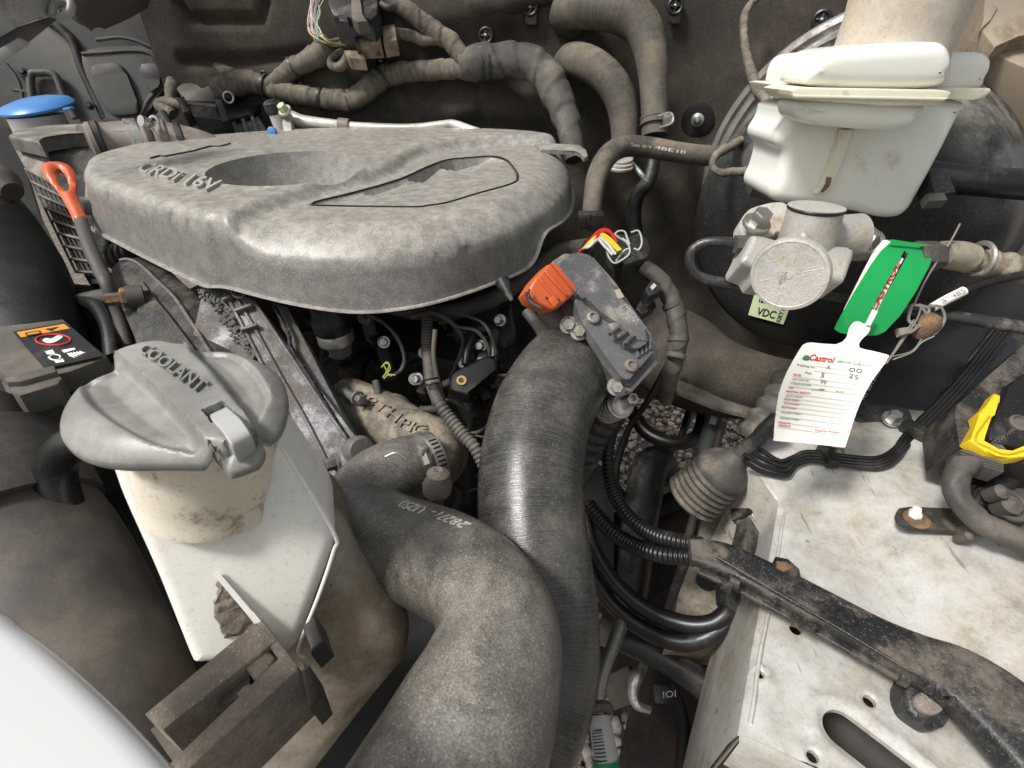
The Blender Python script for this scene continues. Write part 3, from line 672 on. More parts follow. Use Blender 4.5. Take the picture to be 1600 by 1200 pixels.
for i in range(16):
    u = rc.uniform(480, 830); v = rc.uniform(490, 640); t = rc.uniform(.61, .66)
    b = MB(); box(W(u, v, t), [rc.uniform(.008, .03) for _ in range(3)], Matrix.Rotation(rc.uniform(0, 3), 3, 'Z') @ Matrix.Rotation(rc.uniform(-.6, .6), 3, 'X'), .0015, mb=b); obj('fitting', b, [m_black, m_aludirty, m_dustdark][i % 3], t_en)
for i in range(9):
    u = rc.uniform(480, 820); v = rc.uniform(490, 640); b = MB(); bolt(W(u, v, .60), (rc.uniform(-.5, .5), -.8, .5), .005, .01, b); obj('bolt', b, m_steel, t_en)
# ================================================================== the two big hoses
t_h1 = thing('intercooler_hose', 'thick dusty rubber hose curving to the lower front, with steel clamp', 'hose', W(700, 900, .34))
hose1 = [(676, 720, .50, 46), (640, 733, .485, 52), (605, 748, .475, 56), (575, 772, .465, 60), (566, 806, .45, 66), (592, 838, .43, 74), (640, 858, .41, 78), (692, 880, .385, 82), (738, 908, .36, 84), (768, 950, .34, 92), (778, 1000, .32, 100), (765, 1060, .30, 112), (738, 1130, .28, 128), (700, 1215, .265, 142), (650, 1310, .25, 152), (600, 1400, .25, 160)]
m_rubber_d = M('speckled_dusty_rubber', (.040, .037, .034), dirt=(.27, .248, .21), amt=.48, scale=17, rough=.32, up=.7, speck=.38, speck_lo=.575, speckcol=(.50, .45, .36), sscale=520, bump=.3, sharp=.8, dark=.35, drough=.48, grain=.4, grain_s=900)
h1 = obj('rubber_tube', tube(hose1, n=56, lump=.03, mb=MB()), m_rubber_d, t_h1, ang=180)
mk = MB()
def hosetext(s, u0, v0, u1, v1, hgt, toff=0.0, out=None, mat=None, par=None, rel=.0006, hz=None):
    pass
def on_tube(pts, fr, side, out=1.01):
    """a point on a tube's skin: fraction along, side = screen offset -1..1 across (negative = left/up of travel)"""
    P = catmull([list(W(*q[:3])) + [q[3] * q[2] / FPX] for q in pts], 24); i = int(fr * (len(P) - 2)); p = P[i]; T = Vector(P[i + 1][:3]) - Vector(P[i][:3]); T.normalize()
    c = Vector(p[:3]); vd = (c - CC).normalized(); s = T.cross(vd).normalized(); f = (s.cross(T)).normalized()
    if f.dot(vd) > 0: f = -f
    a = math.asin(max(-1, min(1, side))); return c + (s * math.sin(a) + f * math.cos(a)) * p[3] * out
def tube_text(s, pts, f0, f1, s0, s1, rel=.0008, mb=None, bold=.0):
    def mf(a, b_, c): 
        return on_tube(pts, f0 + (f1 - f0) * a, s0 + (s1 - s0) * b_, 1.002 + c * rel * 25)
    return textmesh(s, None, None, None, (0, 0, 0), mb, bold, mapf=mf)
T_ = tube_text('28271-1U2S0', hose1, .52, .40, .80, .62); obj('printed_code', T_, m_mark, t_h1)
# clamp at its inner end
c0 = W(676, 720, .50); c1 = W(640, 733, .485); ax = (c0 - c1).normalized()
r0 = 50 * .49 / FPX
b = MB(); lathe([(r0 * .98, -.006), (r0 * 1.02, -.006), (r0 * 1.03, -.005), (r0 * 1.03, .005), (r0 * 1.02, .006), (r0 * .98, .006)], c0 - ax * .006, ax, 48, b); hc_ = obj('hose_clamp', b, m_steel, t_h1)
b = MB(); Bx = basis(ax)
for k in range(12):
    a = math.radians(60 + k * 6.5)
    # worm slots face the camera
toc = (CC - c0).normalized(); toc = (toc - ax * toc.dot(ax)).normalized(); sd_ = ax.cross(toc)
for k in range(11):
    a = math.radians(-35 + k * 8); d = toc * math.cos(a) + sd_ * math.sin(a); R = Matrix((ax, d.cross(ax), d)).transposed()
    box(c0 - ax * .006 + d * r0 * 1.035, (.0075, .0016, .001), R, .0002, 1, b)
obj('worm_slots', b, m_deep, hc_)
b = MB(); q = W(662, 705, .455); box(q, (.009, .010, .008), Bx, .001, mb=b); lathe([(.0045, 0), (.0045, .012), (0, .012)], q, sd_, 6, b); obj('clamp_screw', b, m_steel, hc_)
b = MB(); tube([(602, 714, .43, 2), (618, 708, .43, 2), (632, 716, .43, 2.2)], n=8, mb=b); obj('wire_clip', b, m_steel, t_h1)
# pipe elbow it plugs onto
t_el = thing('cast_coolant_elbow', 'dusty cast pipe elbow with embossed code beside timing case', 'pipe', W(640, 650, .55))
elb = [(540, 628, .62, 40), (590, 652, .59, 44), (640, 682, .56, 46), (678, 700, .545, 44), (680, 722, .53, 42), (665, 740, .52, 40)]
m_elb = M('dusty_pipe', (.06, .055, .05), dirt=(.30, .255, .19), amt=.6, scale=40, rough=.7, up=.7, speck=.7, speckcol=(.45, .39, .3), sscale=300, bump=.8, sharp=.4)
obj('elbow_pipe', tube(elb, n=36, lump=.03), m_elb, t_el, ang=180)
obj('embossed_code', tube_text('-28THPIC-', elb, .12, .62, .15, .5, rel=.003), m_elb, t_el)
b = MB(); lathe([(.012, 0), (.0125, .008), (.009, .016), (.0095, .02), (.004, .024), (0, .022)], W(683, 768, .44), (.1, .1, 1), 28, b); lathe([(.006, -.03), (.0065, 0)], W(683, 768, .44), (.1, .1, 1), 16, b)
t_bn = obj('bleed_nipple', b, m_dust, label='round dusty bleed nipple in front of the hose clamp', cat='bleed valve')

t_h2 = thing('intake_hose', 'black shiny ribbed rubber intake hose rising to the throttle body', 'hose', W(840, 800, .42))
hose2 = [(925, 548, .53, 60), (905, 560, .52, 67), (877, 592, .50, 74), (848, 645, .475, 78), (831, 720, .45, 81), (830, 800, .43, 84), (838, 880, .415, 87), (846, 960, .40, 89), (842, 1050, .385, 92), (812, 1140, .37, 96), (760, 1230, .36, 100), (700, 1320, .36, 104)]
obj('rubber_tube', tube(hose2, n=64, lump=.015), m_rubber_blk, t_h2, ang=180)
b = tube([(962, 540, .535, 52), (938, 546, .53, 62), (918, 556, .525, 68), (900, 568, .515, 72)], n=48); obj('cuff', b, m_hose, t_h2, ang=50)

# ================================================================== coolant reservoir, front left
t_cr = thing('coolant_reservoir', 'dirty white plastic coolant reservoir with broad grey winged cap', 'reservoir', W(380, 980, .36))
pf = Plane((200, 720, .275), (430, 710, .30), (380, 1000, .315))
front = [(160, 708), (196, 690), (420, 690), (440, 705), (515, 812), (525, 842), (520, 862), (467, 1010), (448, 1028), (300, 1046), (290, 1025), (240, 900), (185, 780)]
bt = rprism(rnd(front, 4, .25), pf, .085, r=.009)
tk = obj('tank', bt, m_tank, t_cr, ang=60)
ps = Plane((525, 842, .325), (650, 1020, .37), (470, 1100, .345))
side = [(500, 830), (545, 858), (572, 915), (628, 962), (655, 1010), (648, 1062), (590, 1130), (520, 1220), (460, 1300), (330, 1300), (400, 1120), (440, 1000)]
obj('lower_chamber', rprism(rnd(side, 4, .3), ps, .10, r=.022, off=-.012, step=.004), m_tankdirty, t_cr, ang=60)
# moulded seam lip down the right edge and diagonal fin
b = MB(); tube([(440, 700, .292, 3), (480, 762, .30, 3), (524, 838, .312, 3), (521, 862, .315, 3), (500, 925, .318, 3), (467, 1012, .322, 3), (476, 1030, .322, 4), (482, 1045, .322, 5)], n=10, mb=b); obj('seam_lip', b, m_tank, t_cr)
pfin = [pf(342, 893, .002), pf(395, 955, .006), pf(440, 1012, .012), pf(463, 1040, .018), pf(466, 1048, -.01), pf(440, 1020, -.01), pf(395, 960, -.01)]
obj('fin', prism(pfin, pf.n.cross(Vector((0, 0, 1))).normalized() * .0035, .0008), m_tank, t_cr)
pfl = [pf(x, y, .0005) for x, y in [(200, 700), (228, 760), (262, 850), (285, 905), (268, 870), (238, 800), (205, 725)]]
b = MB(); dpk = smoothpoly([(334, 950), (338, 920), (346, 900), (360, 918), (390, 958), (400, 985), (376, 992), (352, 996), (340, 975)], 4)
b = rprism(dpk, pf, .004, r=.0035, off=.0022, step=.002, back=False)
for v_ in b.v: v_ += Vector((noise.noise(v_ * 300), noise.noise(v_ * 300 + Vector((5, 5, 5))), noise.noise(v_ * 260))) * .002
obj('packed_dirt', b, m_dust, t_cr)
# neck
P1, P2 = W(318, 645, .283), W(331, 752, .312); axn = (P1 - P2).normalized(); Ln = (P1 - P2).length; ra, rb = 104 * .283 / FPX, 97 * .318 / FPX
b = MB(); lathe([(rb * 1.06, -.006), (rb * 1.03, -.001), (rb * 1.0, .004), (rb, .010), ((ra + rb) / 2, Ln * .5), (ra, Ln)], P2, axn, 56, b); obj('neck', b, m_tankneck, t_cr, ang=70)
# cap
ZK = -.150
cap_px = [(73, 640), (79, 612), (96, 588), (125, 570), (160, 557), (178, 543), (215, 531), (252, 526), (284, 531), (320, 526), (360, 527), (395, 537), (424, 556), (437, 583), (436, 612), (425, 640), (408, 655), (402, 672), (400, 684), (346, 703), (328, 692), (235, 690), (165, 690), (115, 682), (85, 664)]
outk = smoothpoly([cpx(*p, ZK) for p in cap_px], 4)
scL = smoothpoly([cpx(*p, ZK) for p in [(178, 556), (150, 566), (118, 576), (114, 592), (130, 620), (165, 648), (210, 672), (262, 682), (322, 684), (290, 650), (240, 600), (200, 566)]], 3)
scR = smoothpoly([cpx(*p, ZK) for p in [(292, 540), (350, 534), (385, 552), (412, 585), (418, 606), (402, 640), (392, 655), (385, 650), (350, 610), (320, 572)]], 3)
barL = [cpx(*p, ZK) for p in [(176, 545), (215, 575), (250, 610), (290, 650), (330, 694)]]; barR = [cpx(*p, ZK) for p in [(286, 531), (320, 562), (350, 600), (375, 635), (402, 676)]]
barP = barL + barR[::-1] + [cpx(250, 520, ZK)]
slotk = [cpx(*p, ZK) for p in [(316, 640), (348, 626), (364, 645), (332, 662)]]
def cap_h(X, Y):
    z = np.full(X.shape, CAMZ + ZK); d = dpoly(X, Y, outk); inb = inpoly(X, Y, barP)
    for sc in (scL, scR):
        i = inpoly(X, Y, sc); z = z - np.where(i, .0042 * sstep(dpoly(X, Y, sc), 0, .0036) + .0035 * sstep(dpoly(X, Y, sc), .003, .02), 0)
    dl0 = np.minimum(dpoly(X, Y, barL, False), dpoly(X, Y, barR, False)); z = z - np.where(inb, 0, .0040 * sstep(dl0, 0, .0016)) - np.where(inb, .0, .0085 * sstep(dl0, 0, .006) * (1 - np.clip(d / .014, 0, 1)) ** 1.9) - np.where(inb, .006 * (1 - np.clip(d / .005, 0, 1)) ** 2, 0)
    z = z - np.where(inpoly(X, Y, slotk), .012, 0); return z
extra = [resample(q_, .0016) for sc_ in (scL, scR) for q_ in (sc_, offs(sc_, -.0018), offs(sc_, -.0036))] + [ resample(barL, .0014, False), resample(barR, .0014, False), resample(slotk, .0012), resample(offs(slotk, .0006), .0012)]
mb, rings = sheet(outk, cap_h, .0013, extra=extra)
r0_ = rings[0]; cc_ = Vector(cpx(260, 610, ZK) + (0,)).copy()
def rin(p, k, dz): return Vector((p.x + (cc_.x - p.x) * k, p.y + (cc_.y - p.y) * k, p.z + dz))
strip(mb, [r0_, [rin(p, -.01, -.0012) for p in r0_], [rin(p, -.007, -.004) for p in r0_], [rin(p, .03, -.0065) for p in r0_], [rin(p, .3, -.007) for p in r0_]])
bm = bmesh.new(); me = bpy.data.meshes.new('t'); me.from_pydata([tuple(v) for v in mb.v], [], mb.f); bm.from_mesh(me); bmesh.ops.remove_doubles(bm, verts=bm.verts[:], dist=1e-6); bmesh.ops.recalc_face_normals(bm, faces=bm.faces[:]); bpy.data.meshes.remove(me)
m_cap = M('dusty_grey_cap', (.15, .147, .14), dirt=(.33, .315, .285), amt=.62, scale=9, rough=.36, up=.5, speck=.25, speckcol=(.45, .40, .3), sscale=900, bump=.05, sharp=1.0, drough=.45, var=.05, dark=.10, grain=.10, grain_s=1200)
ck = obj('cap', MB().bm(bm), m_cap, t_cr, ang=50)
A, B, C = onz(217, 552, ZK), onz(313, 617, ZK), onz(233, 540, ZK)
obj('raised_lettering', textmesh('COOLANT', A, B, C, (0, 0, .0022), bold=.01), m_cap, ck, ang=30)
# hook strap over the front of the bar
def ribbon(P, wv, hw, th):
    C = [Vector(c[:3]) for c in catmull([(*p, 0) for p in P], 8)]; rows = []
    for i, c in enumerate(C):
        T = (C[min(i + 1, len(C) - 1)] - C[max(i - 1, 0)]).normalized(); nn = T.cross(wv).normalized()
        nn = nn if nn.dot(CC - c) > 0 else -nn; w = wv.normalized(); e = th * .3
        rows.append([c + w * a + nn * z for a, z in [(-hw, 0), (-hw, -th), (hw, -th), (hw, 0), (hw - e, e), (-hw + e, e)]])
    m = MB(); strip(m, rows); m.add(rows[0], [tuple(range(6))]); m.add(rows[-1][::-1], [tuple(range(6))]); return m
pts = [onz(340, 642, ZK - .006), onz(350, 652, ZK + .003), onz(362, 664, ZK + .0055), onz(374, 682, ZK + .0050), onz(381, 697, ZK + .0), W(386, 712, .232), W(389, 730, .242)]
b = MB(); wv = (onz(358, 634, ZK) - onz(334, 646, ZK)).normalized()
b = ribbon([(p.x, p.y, p.z) for p in pts], wv, .0046, .0022)
obj('hook_strap', b, flat('clear_white_plastic', (.40, .40, .38), .6), ck)

# ================================================================== bracket at the reservoir foot
t_rb = thing('support_bracket', 'open plastic bracket caked in brown dust below coolant reservoir', 'bracket', W(380, 1090, .30))
zb = -.283
pb = Plane(onz(400, 975, zb), onz(465, 1045, zb), onz(270, 1200, zb))
R1 = prism([pb(*p) for p in [(398, 972), (432, 1000), (255, 1140), (225, 1115)]], (0, 0, -.045), .0015); obj('bracket_bar', R1, m_dust, t_rb)
obj('bracket_bar', prism([pb(*p) for p in [(438, 1024), (466, 1046), (285, 1210), (240, 1215)]], (0, 0, -.05), .0015), m_dust, t_rb)
obj('bracket_end', prism([pb(*p, -.001) for p in [(396, 974), (410, 968), (466, 1040), (462, 1052), (440, 1036)]], (0, 0, -.05), .0015), m_dust, t_rb)
obj('floor_plate', prism([pb(*p, -.03) for p in [(425, 995), (450, 1025), (270, 1190), (235, 1140)]], (0, 0, -.004), 0), m_dustdark, t_rb)
obj('lug', prism([pb(*p, -.003) for p in [(372, 1018), (400, 998), (430, 1025), (425, 1045), (402, 1068), (385, 1045)]], (0, 0, -.03), .0025, 3), m_dust, t_rb)
for (u, v) in [(362, 1040), (388, 1080)]:
    b = MB(); a = pb(u - 12, v + 12, -.006); c = pb(u + 8, v - 4, -.006); lathe([(.0035, 0), (.004, (c - a).length * .6), (.003, (c - a).length)], a, c - a, 14, b); obj('pin', b, m_dust, t_rb)
b = MB(); lathe([(.009, 0), (.009, .006), (.004, .006), (0, .006)], pb(368, 1078, -.016), pb.n, 20, b); obj('boss', b, m_dustdark, t_rb)
obj('side_post', prism([pb(470, 975, -.01), pb(492, 960, -.012), pb(506, 1000, -.012), pb(484, 1020, -.01)], (0, .004, -.026), .004, 3), m_dustdark, t_rb)
obj('side_post', prism([pb(468, 1046, -.001), pb(482, 1040, -.001), pb(500, 1090, -.02), pb(482, 1108, -.02)], (0, .004, -.030), .003, 3), m_dustdark, t_rb)

# ================================================================== white front panel edge, nearest the lens
pfp = Plane(onz(0, 960, -.155), onz(260, 1190, -.155), onz(0, 1190, -.155))
t_fp = rprism(smoothpoly([(-40, 934), (20, 966), (75, 1008), (135, 1062), (195, 1120), (255, 1185), (310, 1260), (200, 1500), (-300, 1400), (-300, 900)], 5), pfp, .05, r=.006)
obj('front_body_panel', t_fp, m_whiteclean, label='blurred glossy white front body panel edge in bottom left corner', cat='body panel', ang=180)


# ================================================================== left ducts by the radiator
t_d = thing('lower_air_duct', 'large smooth dusty air duct in front of coolant reservoir', 'duct', W(110, 950, .36))
obj('duct_tube', tube([(-90, 700, .42, 120), (-20, 800, .40, 126), (45, 890, .385, 130), (95, 990, .37, 132), (140, 1100, .36, 138), (180, 1230, .35, 145), (210, 1330, .35, 150)], n=48), m_dustdark, t_d, ang=180)
b = tube([(-60, 735, .40, 132), (-30, 780, .395, 140), (-5, 830, .39, 142)], n=48); obj('duct_collar', b, m_dustdark, t_d, ang=50)
t_d = thing('upper_air_duct', 'curved grey duct at the left edge beside the warning label', 'duct', W(20, 680, .45))
obj('duct_tube', tube([(-90, 560, .55, 70), (-40, 610, .52, 72), (0, 680, .50, 74), (20, 760, .49, 78), (30, 860, .48, 80)], n=36), m_black, t_d, ang=180)
obj('duct_rib', tube([(-70, 640, .47, 100), (-20, 670, .46, 98), (12, 720, .455, 90)], n=36), m_dustdark, t_d, ang=180)
b = MB(); prism([W(0, 595, .44), W(12, 590, .44), W(78, 730, .42), W(66, 745, .42)], (0, .01, -.05), .002, mb=b); obj('edge_rail', b, m_dustdark, t_d)
t_d = obj('reservoir_side_hose', tube([(150, 690, .36, 20), (110, 695, .37, 26), (88, 730, .38, 28), (95, 790, .385, 30), (140, 880, .39, 32), (200, 980, .39, 34), (240, 1050, .39, 34)], n=32), m_blackclean, ang=180, label='smooth black hose running down left of the coolant reservoir', cat='hose')
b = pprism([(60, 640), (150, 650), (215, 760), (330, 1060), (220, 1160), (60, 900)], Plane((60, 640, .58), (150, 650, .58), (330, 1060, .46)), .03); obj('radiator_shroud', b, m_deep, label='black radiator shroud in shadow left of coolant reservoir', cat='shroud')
# ================================================================== air filter box, top left
t_af = thing('air_filter_box', 'dusty black air filter box with slatted grille, left of engine cover', 'air filter box', W(100, 260, .82))
pleft = Plane((12, 212, .82), (64, 206, .80), (150, 440, .66)); pfront = Plane((62, 206, .80), (222, 196, .86), (130, 330, .72))
m_afb = M('dusty_box_plastic', (.05, .05, .048), dirt=(.26, .235, .195), amt=.6, scale=12, rough=.55, up=.6, speck=.35, bump=.3, sharp=.45)
obj('top_rim', pprism([(12, 212), (22, 203), (75, 195), (230, 190), (246, 196), (244, 203), (105, 208), (66, 214), (62, 222)], Plane(onz(12, 212, -.135), onz(64, 206, -.135), onz(230, 192, -.135)), .02, bev=.004, seg=3), m_afb, t_af)
obj('side_panel', pprism([(11, 210), (62, 206), (76, 250), (90, 292), (40, 264)], pleft, .02, bev=.004, round_=.12, off=.004), m_afb, t_af)
obj('front_panel', pprism([(64, 210), (225, 200), (235, 240), (150, 420), (96, 300), (78, 255)], pfront, .02, bev=.004), m_black, t_af)
obj('grille_back', pprism([(40, 262), (92, 290), (172, 440), (140, 445)], pleft, .01, off=-.012, bev=0), m_deep, t_af)
def bil(q, a, b_): 
    return tuple((1 - a) * ((1 - b_) * np.array(q[0]) + b_ * np.array(q[3])) + a * ((1 - b_) * np.array(q[1]) + b_ * np.array(q[2])))
q4 = [(40, 264), (94, 294), (172, 428), (118, 424)]
for i in range(9):
    b = MB(); a0, a1 = bil(q4, 0, i / 8), bil(q4, 1, i / 8); tube([(*pleft(*a0, -.002), .0022), (*pleft(*a1, -.002), .0022)], n=6, world=True, straight=True, mb=b); obj('grille_slat', b, m_afb, t_af)
for i in range(8):
    b = MB(); a0, a1 = bil(q4, i / 7, 0), bil(q4, i / 7, 1); tube([(*pleft(*a0, -.005), .0016), (*pleft(*a1, -.005), .0016)], n=6, world=True, straight=True, mb=b); obj('grille_bar', b, m_dustdark, t_af)
t_id = thing('intake_duct', 'mauve grey ribbed intake duct with steel clamp beside air filter box', 'duct', W(230, 222, .84))
obj('duct_tube', tube([(140, 230, .80, 32), (175, 224, .82, 30), (215, 221, .83, 29), (270, 224, .84, 29), (315, 232, .85, 26), (350, 245, .86, 24)], n=36), m_pinkduct, t_id, ang=180)
for (u, v, t, r, m) in [(150, 228, .805, 34, m_pinkduct), (160, 226, .81, 35, m_black), (238, 222, .833, 33, m_black), (262, 223, .838, 33, m_pinkduct), (285, 226, .842, 31, m_black)]:
    b = MB(); c = W(u, v, t); lathe([(r * t / FPX * .9, -.005), (r * t / FPX, -.003), (r * t / FPX, .003), (r * t / FPX * .9, .005)], c, W(u + 30, v - 3, t + .012) - c, 36, b); obj('duct_ring', b, m, t_id)
b = MB(); c = W(213, 221, .828); ax = W(240, 219, .84) - c; r = 32 * .828 / FPX; lathe([(r * .95, -.008), (r, -.008), (r, .008), (r * .95, .008)], c, ax, 40, b); cl = obj('clamp', b, m_steel, t_id)
b = MB(); lathe([(.004, 0), (.004, .012), (.008, .012), (.008, .02), (0, .02)], W(240, 194, .80), (-.3, -.7, .3), 12, b); torus(W(241, 193, .79), (-.3, -.8, .2), .010, .0022, mb=b, n=20, m=6); obj('ring_clip', b, m_steel, label='small shiny ring clip at the rear of the air filter box', cat='clip')
# washer tank
t_wt = thing('washer_filler', 'pale washer fluid filler neck with blue cap behind air filter box', 'filler', W(65, 190, .88))
b = MB(); P_ = W(68, 205, .89); lathe([(.041, -.03), (.041, .0), (.040, .020), (.041, .024)], P_, (-.05, 0, 1), 40, b); obj('neck', b, flat('grey_white_neck', (.42, .43, .42), .5), t_wt)
b = MB(); lathe([(.050, 0), (.056, .003), (.056, .006), (.050, .012), (.03, .017), (0, .019)], W(62, 172, .885), (-.06, -.12, 1), 40, b); ck_ = obj('cap', b, m_blue, t_wt)
b = MB(); box(W(108, 170, .86), (.012, .014, .004), None, .001, mb=b); obj('cap_tab', b, m_blue, ck_)
# dipstick
t_ds = thing('dipstick', 'orange ring handled oil dipstick at the left corner of engine cover', 'dipstick', W(110, 320, .66))
pd = Plane((70, 262, .67), (118, 262, .68), (122, 350, .64))
def ringprism(outer, inner, pl, dep, mat, name, par):
    P2 = lambda q: pl.p + Bp @ Vector((q[0], q[1], 0))
    Bp = basis(pl.n, (1, 0, 0)); Bi = Bp.transposed()
    o2 = [tuple((Bi @ (pl(*q) - pl.p))[:2]) for q in outer]; i2 = [tuple((Bi @ (pl(*q) - pl.p))[:2]) for q in inner]
    mb, rg = sheet(o2, lambda X, Y: dep / 2 - dep * .35 * (1 - np.clip(np.minimum(dpoly(X, Y, o2), dpoly(X, Y, i2)) / (dep * .5), 0, 1)) ** 2, dep * .35, holes=[i2], mapf=lambda p: pl.p + Bp @ p)
    for r in rg: strip(mb, [r, [p - pl.n * dep * .5 for p in r]])
    return obj(name, mb, mat, par, ang=180)
outer = smoothpoly([(66, 262), (70, 257), (88, 254), (105, 258), (116, 268), (119, 285), (120, 305), (128, 325), (135, 344), (118, 350), (112, 338), (96, 308), (80, 288), (70, 276)], 3)
inner = smoothpoly([(88, 268), (94, 266), (102, 274), (108, 288), (109, 298), (103, 300), (95, 292), (89, 278)], 3)
ringprism(outer, inner, pd, .012, m_orange, 'handle', t_ds)
obj('dipstick_tube', tube([(126, 345, .645, 9), (140, 385, .62, 10), (158, 425, .60, 10), (168, 445, .59, 10), (186, 490, .60, 10), (200, 540, .60, 10)], n=16), m_dustdark, t_ds)

# ================================================================== engine computer and connectors behind the cover
t_ecu = thing('control_unit', 'grey finned engine control unit with white sticker behind the cover', 'control unit', W(360, 190, .98))
pe = Plane((310, 175, .98), (410, 175, 1.0), (340, 220, .93))
obj('housing', pprism([(305, 172), (395, 165), (430, 225), (345, 235)], pe, .05, bev=.004), m_grey, t_ecu)
for k in range(3): obj('fin', pprism([(355 + k * 16, 172), (361 + k * 16, 172), (378 + k * 16, 222), (372 + k * 16, 222)], pe, .01, off=.008), m_grey, t_ecu)
obj('sticker', pprism([(315, 187), (332, 188), (342, 204), (325, 204)], pe, .001, off=.0015, bev=0), m_paper, t_ecu)
t_cn = thing('control_unit_connector', 'big black lever plug on the engine control unit', 'connector', W(330, 160, .94))
pc = Plane((285, 155, .93), (350, 165, .935), (300, 185, .91))
obj('plug_body', pprism([(287, 160), (335, 166), (348, 188), (303, 182)], pc, .05, bev=.002), m_black, t_cn)
obj('plug_ridge', pprism([(287, 157), (337, 162), (338, 167), (288, 162)], pc, .03, off=.003, bev=.001), m_dustdark, t_cn)
obj('lever', pprism([(333, 150), (345, 152), (358, 186), (347, 190)], pc, .03, off=.006, bev=.002), m_black, t_cn)
obj('lever', pprism([(274, 152), (287, 150), (296, 172), (286, 176)], pc, .03, off=.006, bev=.002), m_black, t_cn)
obj('plug_hood', pprism([(275, 137), (282, 131), (303, 130), (318, 140), (330, 131), (350, 127), (352, 158), (290, 157)], Plane((285, 155, .945), (350, 160, .95), (300, 130, .97)), .05, bev=.008, seg=4, round_=.2), m_dustdark, t_cn)
obj('rear_block', pprism([(350, 150), (410, 140), (415, 160), (395, 178), (352, 188)], Plane((350, 160, .96), (410, 150, 1.0), (360, 185, .95)), .04, bev=.004), m_black, t_cn)
b = MB(); torus(W(357, 152, .94), (0, -1, .2), .009, .002, mb=b, n=18, m=6); obj('lock_ring', b, m_steel, t_cn)
# fittings on the aluminium pipe
t_ap2 = thing('aluminium_pipe', 'pale aluminium air conditioning pipe behind the engine cover', 'pipe', W(600, 200, .92))
m_alupipe = M('pale_aluminium', (.62, .60, .55), dirt=(.42, .36, .25), amt=.35, scale=30, rough=.4, metal=.5, bump=.15, sharp=.3)
obj('pipe_run', tube([(455, 182, .93, 9), (475, 190, .93, 9.5), (520, 195, .93, 8), (560, 199, .93, 7.5), (640, 201, .93, 7), (690, 196, .93, 7), (710, 195, .93, 7), (740, 205, .92, 7), (800, 225, .90, 7)], n=20), m_alupipe, t_ap2, ang=180)
obj('collar', tube([(530, 196, .93, 11), (546, 197.5, .93, 11)], n=24, straight=True), m_pinkduct, t_ap2, ang=40)
obj('fitting_block', pprism([(438, 178), (452, 174), (458, 215), (444, 216)], Plane((438, 178, .92), (460, 174, .92), (446, 215, .88)), .02, bev=.003), m_alupipe, t_ap2)
b = MB(); lathe([(.014, 0), (.015, .006), (.015, .016), (.009, .02), (0, .02)], W(430, 176, .91), (-.1, -.1, 1), 24, b); obj('black_cap', b, m_black, t_ap2)
b = MB(); lathe([(.011, -.05), (.011, .0)], W(430, 178, .91), (-.1, -.1, 1), 20, b); obj('white_body', b, m_whiteclean, t_ap2)
b = MB(); bolt(W(446, 174, .90), (-.2, -.5, .7), .008, .014, b); obj('nut', b, flat('pale_green_zinc', (.5, .55, .38), .4, .4), t_ap2)
b = MB(); lathe([(.007, 0), (.007, .008), (.003, .009), (0, .009)], W(427, 206, .87), (0, -1, .3), 16, b); obj('blue_stud', b, m_blue, t_ap2)

# ================================================================== taped wire harnesses along the firewall
def harness(label, pts, mat=None, wrap=.035, n=20, name='wire_harness', cat='wire harness', bands=(), **k):
    t = thing(name, label, cat, W(*pts[len(pts) // 2][:3]), group=k.get('group'))
    obj('taped_bundle', tube(pts, n=n, wrap=wrap, wamp=k.get('wamp', 1.0)), mat or m_tape, t, ang=180)
    for (u, v, tt, r, du, dv) in bands:
        b = MB(); c = W(u, v, tt); R_ = r * tt / FPX; lathe([(R_ * .92, -.003), (R_ * 1.02, -.003), (R_ * 1.04, 0), (R_ * 1.02, .003), (R_ * .92, .003)], c, W(u + du, v + dv, tt) - c, 24, b); obj('cable_tie', b, m_black, t)
    return t
harness('long dusty taped harness sweeping across the firewall behind engine cover', [(335, 142, .95, 17), (360, 132, .95, 17), (400, 130, .96, 15), (435, 142, .96, 14), (480, 150, .96, 14), (520, 156, .96, 15), (552, 156, .95, 15), (578, 138, .95, 16), (600, 120, .95, 16), (640, 112, .94, 15), (700, 108, .93, 14), (745, 104, .92, 18)],
        bands=[(415, 134, .96, 17, 10, 3), (502, 153, .96, 16, 10, 2), (545, 158, .955, 16.5, 10, -3), (597, 121, .95, 18, 8, -8)])
m_sleeve = M('grey_fabric_sleeve', (.06, .056, .05), dirt=(.14, .12, .095), amt=.45, scale=14, rough=.75, up=.6, speck=.1, bump=.3)
harness('thick grey sleeved harness bending down behind right edge of engine cover', [(722, 104, .92, 20), (745, 99, .915, 24), (790, 94, .91, 24), (822, 96, .90, 24), (850, 112, .89, 25), (868, 142, .885, 24), (882, 178, .88, 21), (892, 215, .87, 18), (898, 250, .87, 16)], mat=m_sleeve, wrap=.046, wamp=1.2, n=36,
        bands=[(752, 99, .915, 26, 10, -1), (764, 97, .915, 26, 10, -1)])
harness('short taped harness branching up towards the bare coloured wires', [(418, 134, .955, 10), (436, 124, .95, 12), (458, 106, .94, 14), (478, 96, .93, 15), (500, 84, .92, 18), (515, 72, .915, 18)], bands=[(458, 106, .94, 16, 10, -6)])
harness('dusty looped harness curving over the control unit plug', [(270, 178, .97, 8), (268, 140, .97, 9), (278, 108, .98, 10), (302, 97, .98, 11), (335, 104, .98, 11), (362, 118, .97, 11), (395, 122, .965, 10), (418, 130, .96, 9)])
harness('taped harness coming down from the top centre of firewall', [(598, -20, .88, 14), (628, 8, .88, 14), (655, 30, .89, 14), (682, 50, .90, 14), (705, 66, .905, 14), (722, 88, .91, 13), (735, 100, .915, 12)])
